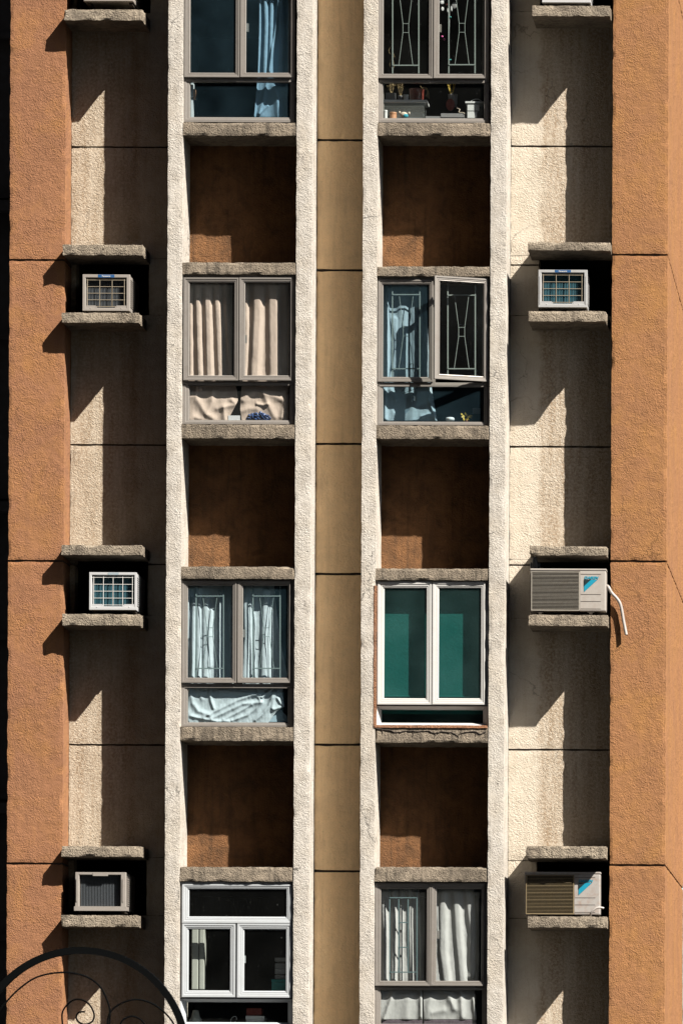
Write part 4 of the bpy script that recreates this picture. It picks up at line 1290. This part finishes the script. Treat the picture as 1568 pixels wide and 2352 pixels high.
fbox(F, 1185, 1385, 1268, 1455, 0.13, 0.28).build('tub', M['clear'], cn)
fbox(F, 1168, 1392, 1246, 1268, 0.12, 0.29).build('lid', M['card'], cn)
MB().tube(smooth_pts([F.p(1235, 1250, 0.14), F.p(1270, 1225, 0.14), F.p(1330, 1222, 0.14), F.p(1375, 1250, 0.14)], 5), 0.004, 8).build('handle', M['card'], cn)
fbox(F, 1195, 1338, 1288, 1360, 0.126, 0.1295).build('paper_label', M['card'], cn)
fbox(F, 1195, 1310, 1370, 1450, 0.126, 0.1295).build('paper_label', M['card'], cn)
gp = holder('potted_plant', F.p(1000, 1300, 0.3), 'yellow green stems rising behind the red plate', 'plant')
fpot(F, 950, 1070, 1150, 1300, 0.27).build('pot', M['pot'], gp)
sprigs(F, 1000, 1160, 1005, 60, 8, 0.27, 0.004, 0.0, 8).build('stems', M['yellow'], gp)
mo = holder('wind_chime', F.p(960, -60, 0.11), 'hanging mobile of white petals and teal bows behind the top right sash', 'mobile')
MB().tube([F.p(968, -150, 0.105), F.p(975, 200, 0.105), F.p(968, 730, 0.105)], 0.0015, 5).build('string', M['card'], mo)
for a, b, rx, rz in ((882, 30, 0.020, 0.018), (888, 112, 0.014, 0.020), (955, 130, 0.009, 0.022), (1000, 108, 0.010, 0.026), (905, -10, 0.016, 0.016)):
    MB().blob(F.p(a, b, 0.115), rx, 0.003, rz, 2, 0.25).build('petal', M['card'], mo)
MB().blob(F.p(1030, 70, 0.14), 0.026, 0.004, 0.030, 2, 0.2).build('petal', M['pot'], mo)
MB().blob(F.p(938, 55, 0.108), 0.009, 0.006, 0.012, 2).build('centre', M['red'], mo)
for a, b in ((975, 205), (970, 730)):
    MB().blob(F.p(a - 9, b, 0.098), 0.008, 0.004, 0.008, 2, 0.3).blob(F.p(a + 12, b + 4, 0.098), 0.010, 0.004, 0.006, 2, 0.3).build('bow', M['teal'], mo)
ch = MB().blob(F.p(885, 450, 0.12), 0.012, 0.006, 0.010, 2, 0.3).blob(F.p(908, 485, 0.12), 0.009, 0.005, 0.012, 2, 0.3)
small(ch, 'charm', M['pink'], 'small pink and violet charm hanging left of the post in the top right window', 'charm')
cb = MB().tube(smooth_pts([F.p(268, 490, 0.10), F.p(245, 520, 0.098), F.p(265, 550, 0.098), F.p(228, 620, 0.098), F.p(250, 668, 0.098), F.p(275, 650, 0.098), F.p(300, 700, 0.098), F.p(262, 700, 0.097), F.p(240, 810, 0.098), F.p(290, 835, 0.098), F.p(280, 720, 0.096)], 5), 0.0017, 5)
small(cb, 'cord', M['straw'], 'thin pale cord looped round the left grille post of the top right window', 'cord')

# sill of the window with the open sash
F = F11
ct = holder('cat_pot', F.p(980, 1955, 0.15), 'small white pot with a pink nose on the sill below the open sash', 'pot')
q0 = F.p(980, 1955, 0.15)
MB().lathe([(0.026, 0.0), (0.040, 0.010), (0.042, 0.022), (0.036, 0.034), (0.024, 0.037)], q0, 20).build('body', M['card'], ct)
MB().blob(q0 + Vector((-0.012, -0.041, 0.020)), 0.005, 0.003, 0.004, 1).build('nose', M['peach'], ct)
yp = holder('potted_plant', F.p(1170, 1955, 0.16), 'little yellow leaved plant in a clear pot on the sill below the open sash', 'plant')
fpot(F, 1140, 1215, 1925, 1957, 0.15).build('pot', M['red'], yp)
rd = random.Random(5)
for k in range(22):
    a = rd.uniform(0, 6.28); r1 = rd.uniform(0.3, 1.0)
    cx_, cz_ = 1168 + 75 * r1 * math.cos(a), 1895 + 42 * r1 * math.sin(a)
    p_ = F.p(cx_, cz_, 0.16 - 0.03 * rd.random())
    m = MB()
    L_ = Vector((math.cos(a), -0.4, -math.sin(a) * 0.8)).normalized() * 0.014
    S_ = Vector((L_.z, 0.2 * L_.length, -L_.x)) * 0.5
    m.add([p_ - L_, p_ + S_, p_ + L_, p_ - S_, p_ + Vector((0, 0.0025, 0.001))], [(0, 1, 4), (1, 2, 4), (2, 3, 4), (3, 0, 4), (0, 3, 2, 1)])
    m.build('leaf', M['yellow'], yp)
hg = MB().tube(smooth_pts([F.p(490, 1265, 0.07), F.p(505, 1245, 0.07), F.p(535, 1258, 0.07), F.p(520, 1300, 0.07), F.p(540, 1370, 0.072), F.p(530, 1420, 0.072)], 4), 0.0022, 6)
hg.tube([F.p(530, 1420, 0.072), F.p(385, 1595, 0.09), F.p(400, 1612, 0.09), F.p(580, 1545, 0.09), F.p(530, 1420, 0.072)], 0.0022, 6)
small(hg, 'clothes_hanger', M['black'], 'black wire clothes hanger in front of the pale blue curtain', 'hanger')
bt = MB().lathe([(0.016, 0.0), (0.018, 0.01), (0.017, 0.05), (0.010, 0.062), (0.007, 0.068)], F.p(530, 1705, 0.11), 14)
small(bt, 'bottle', M['clear'], 'clear bottle hanging in front of the pale blue curtain', 'bottle')
ph = fbox(F, 1255, 1350, 1790, 1860, 0.3, 0.31)
small(ph, 'picture_frame', M['pot'], 'small dim picture frame behind the yellow plant', 'picture')

# second row, left: white box and blue bag under the beige curtains
F = F10
small(fbox(F, 655, 800, 1882, 1945, 0.10, 0.15), 'small_box', M['card'], 'small white box between the two beige curtains', 'box')
bm_ = bmesh.new()
bmesh.ops.create_icosphere(bm_, subdivisions=5, radius=1)
bg = MB(); vs = []
bc = F.p(1025, 1945, 0.115)
for v in bm_.verts:
    z_ = max(v.co.z, -0.02)
    n_ = 1 + 0.20 * noise.noise(Vector((v.co.x * 2.2, v.co.z * 1.6, 3))) + 0.16 * abs(noise.noise(Vector((v.co.x * 7, v.co.z * 3 + v.co.x * 4, v.co.y * 5))))
    vs.append(bc + Vector((v.co.x * 0.115 * n_, v.co.y * 0.030 * (1 + 1.5 * noise.noise(Vector((v.co.x * 9 + v.co.z * 6, v.co.z * 5, 7)))), z_ * 0.082 * n_)))
bg.add(vs, [tuple(q.index for q in f.verts) for f in bm_.faces]); bm_.free()
small(bg, 'plastic_bag', M['navy'], 'crumpled dark blue bag under the right beige curtain', 'bag')

# third row, left: packet beside the crumpled cloth
F = F20
small(MB().add([F.p(1130, 1930, 0.13), F.p(1385, 1930, 0.13), F.p(1375, 1860, 0.135), F.p(1300, 1780, 0.14), F.p(1200, 1820, 0.14),
                F.p(1130, 1930, 0.145), F.p(1385, 1930, 0.145), F.p(1375, 1860, 0.150), F.p(1300, 1780, 0.155), F.p(1200, 1820, 0.155)],
               [(0, 1, 2, 3, 4), (9, 8, 7, 6, 5), (0, 5, 6, 1), (1, 6, 7, 2), (2, 7, 8, 3), (3, 8, 9, 4), (4, 9, 5, 0)]), 'packet', M['cur_pale'],
      'pale blue packet at the right end of the crumpled white cloth', 'packet')

# bottom left window
F = F30
tf = holder('tower_fan', F.p(280, 1965, 0.3), 'pale grey upright fan casing behind the left sash of the white three-light window', 'fan')
for a, b in ((205, 288), (298, 362)):
    vs, fs = bevel_box(F.p(a, 1100, 0.2).x, F.p(b, 1100, 0.2).x, 0.2, 0.34, F.p(280, 1565, 0.2).z, F.p(280, 770, 0.2).z, 0.012, 3)
    MB().add(vs, fs, False).build('shell', M['rag'], tf)
MB().lathe([(0.060, 0.0), (0.058, 0.02), (0.040, 0.05), (0.025, 0.11)], F.p(255, 1965, 0.26), 20).build('base', M['rag'], tf)
for a, b, c, d, lb in ((1228, 1400, 1172, 1216, 'topmost white file box of the stack behind the right sash'), (1230, 1400, 1243, 1304, 'second white file box from the top of its stack'),
                       (1230, 1400, 1310, 1372, 'third white file box from the top of its stack'), (1230, 1400, 1385, 1432, 'lowest white file box, standing on the teal box')):
    small(fbox(F, a, b, c, d, 0.22, 0.45), 'file_box', M['card'], lb, 'box', 'white file boxes stacked behind the window')
tb = holder('teal_box', F.p(1270, 1572, 0.25), 'teal box with a lid under the white file boxes', 'box')
fbox(F, 1190, 1400, 1474, 1580, 0.2, 0.45).build('tub', M['teal'], tb)
fbox(F, 1186, 1402, 1438, 1472, 0.195, 0.455).build('lid', M['teal'], tb)
wb = holder('white_box', F.p(980, 1965, 0.25), 'white lidded box on the sill of the lowest left window', 'box')
fbox(F, 874, 1090, 1932, 1970, 0.2, 0.4).build('tub', M['card'], wb)
fbox(F, 870, 1096, 1888, 1930, 0.195, 0.405).build('lid', M['card'], wb)
small(fbox(F, 880, 1065, 1795, 1884, 0.21, 0.38), 'red_box', M['red'], 'dark red box on top of the white lidded box', 'box')
lp = MB().tube([F.p(722 + 34 * math.cos(k * 0.42) + 14 * math.sin(k * .42), 1935 - 42 * math.sin(k * 0.42), 0.2) for k in range(15)], 0.003, 6)
small(lp, 'tape_ring', M['card'], 'small pale ring lying on the sill left of the white lidded box', 'ring')
F = F00
og = holder('wall_rack', F.p(205, 1215, 0.2), 'white plastic rack with an orange edge fixed low inside the top left window', 'rack')
fbox(F, 186, 226, 1020, 1200, 0.14, 0.22).build('bin', M['card'], og)
fbox(F, 228, 250, 1095, 1215, 0.14, 0.20).build('edge', M['peach'], og)
fbox(F, 200, 224, 1215, 1440, 0.14, 0.20).build('leg', M['card'], og)

# ------------------------------------------------------------------ pigeon on the beige unit
pb = at(1227, 1306.1, 0.07)
sk = bpy.data.meshes.new('pigeon')
# sits crosswise, breast toward the street, head turned forward
pv = [(0, 0.09, -0.005), (0, 0.045, 0.04), (0, 0.0, 0.045), (0, -0.012, 0.085), (0, -0.018, 0.112), (0, -0.036, 0.108), (0, 0.15, -0.012), (-0.012, 0.005, 0.0), (0.012, 0.005, 0.0)]
pr = [0.020, 0.040, 0.041, 0.021, 0.020, 0.006, 0.014, 0.006, 0.006]
pe = [(1, 2), (2, 3), (3, 4), (4, 5), (1, 0), (0, 6), (2, 7), (2, 8)]
sk.from_pydata([Vector(p) + Vector((0, 0.02, 0.005)) for p in pv], pe, [])
po = bpy.data.objects.new('pigeon', sk)
COL.objects.link(po)
po.location = pb
md = po.modifiers.new('skin', 'SKIN')
for i, r_ in enumerate(pr):
    sk.skin_vertices[0].data[i].radius = (r_, r_)
sk.skin_vertices[0].data[1].use_root = True
po.modifiers.new('sub', 'SUBSURF').levels = 2
po.modifiers['sub'].render_levels = 2
bpy.context.view_layer.update()
me = bpy.data.meshes.new_from_object(po.evaluated_get(bpy.context.evaluated_depsgraph_get()))
po.modifiers.clear()
po.data = me
me.name = 'pigeon'
for p in me.polygons: p.use_smooth = True
me.materials.clear(); me.materials.append(M['bird'])
tag(po, 'dark pigeon perched on the left end of the beige outdoor unit', 'bird')
bq = MB()
bq.lathe([(0.0045, 0), (0.003, -0.012), (0.0008, -0.022)], pb + Vector((0.003, -0.033, 0.105)), 8, 'Y')
bq.blob(pb + Vector((0.003, -0.034, 0.112)), 0.006, 0.004, 0.005, 1)
bq.build('beak', M['beak'], po)
wg = MB()
for s in (-1, 1):
    wg.blob(pb + Vector((s * 0.036, 0.075, 0.040)), 0.014, 0.062, 0.030, 2, 0.1)
wg.build('wing', M['bird'], po)

# ------------------------------------------------------------------ iron gate between the viewer and the building
GY = -26.5


def FG(zx, zy, y=GY):
    return at(zx * 0.28560, 2124.4 + zy * 0.28560, y)


cg = at(187, 2424, GY)
ppm = FPX / (GY - CAM.y)
RO = 241.0 / ppm
G = empty('iron_gate', (cg.x, GY, 0))
tag(G, 'black wrought iron gate with an arched top and thin scrolls in the lower left corner', 'gate')
m = MB()
arc = [(cg.x + RO * math.cos(a), GY, cg.z + RO * math.sin(a)) for a in [math.pi * k / 60 for k in range(61)]]
pts = [(cg.x + RO, GY, 0.0)] + arc + [(cg.x - RO, GY, 0.0)]
# rectangular section bar bent into an arch
hw, hd = 7.6 / ppm, 0.02
secs = []
P = [Vector(p) for p in pts]
for i, p in enumerate(P):
    t = (P[min(i + 1, len(P) - 1)] - P[max(i - 1, 0)]).normalized()
    nn = Vector((t.z, 0, -t.x))
    secs.append([p + nn * hw + Vector((0, -hd, 0)), p - nn * hw + Vector((0, -hd, 0)), p - nn * hw + Vector((0, hd, 0)), p + nn * hw + Vector((0, hd, 0))])
vs = [q for s in secs for q in s]
fs = [(0, 1, 2, 3), tuple(4 * (len(P) - 1) + k for k in (3, 2, 1, 0))]
for i in range(len(P) - 1):
    for k in range(4):
        l = (k + 1) % 4
        fs.append((i * 4 + k, i * 4 + 4 + k, i * 4 + 4 + l, i * 4 + l))
m.add(vs, fs)
m.box(cg.x - RO, cg.x + RO, GY - 0.012, GY + 0.012, cg.z - 0.30, cg.z - 0.27)
m.box(cg.x - RO, cg.x + RO, GY - 0.012, GY + 0.012, 0.15, 0.18)
m.build('frame', M['iron'], G)
for sc in ([(-60, 760), (-10, 700), (40, 635), (150, 520), (300, 420), (500, 382), (680, 410), (800, 490), (865, 610), (885, 700), (880, 800), (850, 900), (760, 1000), (620, 1040), (490, 1000), (420, 900), (470, 860)],
           [(520, 900), (505, 800), (505, 700), (560, 625), (630, 598), (710, 630), (757, 710), (745, 775), (690, 800), (640, 785), (615, 745), (635, 705), (685, 698)],
           [(870, 1000), (862, 860), (880, 720), (960, 640), (1090, 600), (1220, 630), (1330, 710), (1400, 800), (1440, 900)],
           [(1000, 900), (965, 830), (990, 765), (1060, 735), (1130, 760), (1170, 815), (1150, 880), (1090, 900)]):
    MB().tube(smooth_pts([FG(a, b) for a, b in sc], 6), 4.2 * 0.2856 * 1.7 / ppm, 8).build('scroll', M['iron'], G)
for k in range(1, 8):
    xx = cg.x - RO + 2 * RO * k / 8
    MB().tube([(xx, GY, 0.18), (xx, GY, cg.z - 0.30)], 0.008, 8).build('bar', M['iron'], G)

# ------------------------------------------------------------------ neighbouring wing seen as a dark strip at the left edge
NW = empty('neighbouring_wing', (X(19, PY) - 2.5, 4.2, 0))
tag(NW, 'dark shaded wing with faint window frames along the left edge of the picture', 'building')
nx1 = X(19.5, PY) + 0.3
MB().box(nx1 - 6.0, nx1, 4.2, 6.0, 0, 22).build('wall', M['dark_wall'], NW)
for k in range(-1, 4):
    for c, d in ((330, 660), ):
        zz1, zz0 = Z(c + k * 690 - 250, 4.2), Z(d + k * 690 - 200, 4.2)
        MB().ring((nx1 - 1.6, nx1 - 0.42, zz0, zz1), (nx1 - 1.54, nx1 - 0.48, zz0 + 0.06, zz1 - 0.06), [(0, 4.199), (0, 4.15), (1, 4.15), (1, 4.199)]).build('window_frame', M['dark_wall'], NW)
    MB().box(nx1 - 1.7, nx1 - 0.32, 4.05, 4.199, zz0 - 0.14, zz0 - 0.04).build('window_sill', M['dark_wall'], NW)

# unseen blocks added round the viewer to shut out sky light and deepen shadows
for (x0, x1, y0, y1, h, lb) in ((-60, 58, -100, -78, 112, 'unseen tall block added behind the viewer to shut out sky light'),
                                (-45, -20, -74, 2, 108, 'unseen long block added at the left to shut out sky light'),
                                (24, 60, -10, 12, 108, 'unseen tall block added at the right to shut out sky light')):
    t = empty('sky_blocker', ((x0 + x1) / 2, (y0 + y1) / 2, 0))
    tag(t, lb, 'building')
    MB().box(x0, x1, y0, y1, 0, h).build('wall', M['blocker_wall'], t)
    mm = MB()
    nfl = int(h / 2.8)
    if x1 - x0 > 40:
        for f_ in range(nfl):
            for q in range(int((x1 - x0) / 4)):
                mm.box(x0 + 1 + q * 4, x0 + 2.6 + q * 4, y1, y1 + 0.05, 1 + f_ * 2.8, 2.3 + f_ * 2.8)
    else:
        for f_ in range(nfl):
            for q in range(int((y1 - y0) / 4)):
                mm.box(x1, x1 + 0.05, y0 + 1 + q * 4, y0 + 2.6 + q * 4, 1 + f_ * 2.8, 2.3 + f_ * 2.8)
    tag(mm.build('window', M['black'], t), kind='stuff')
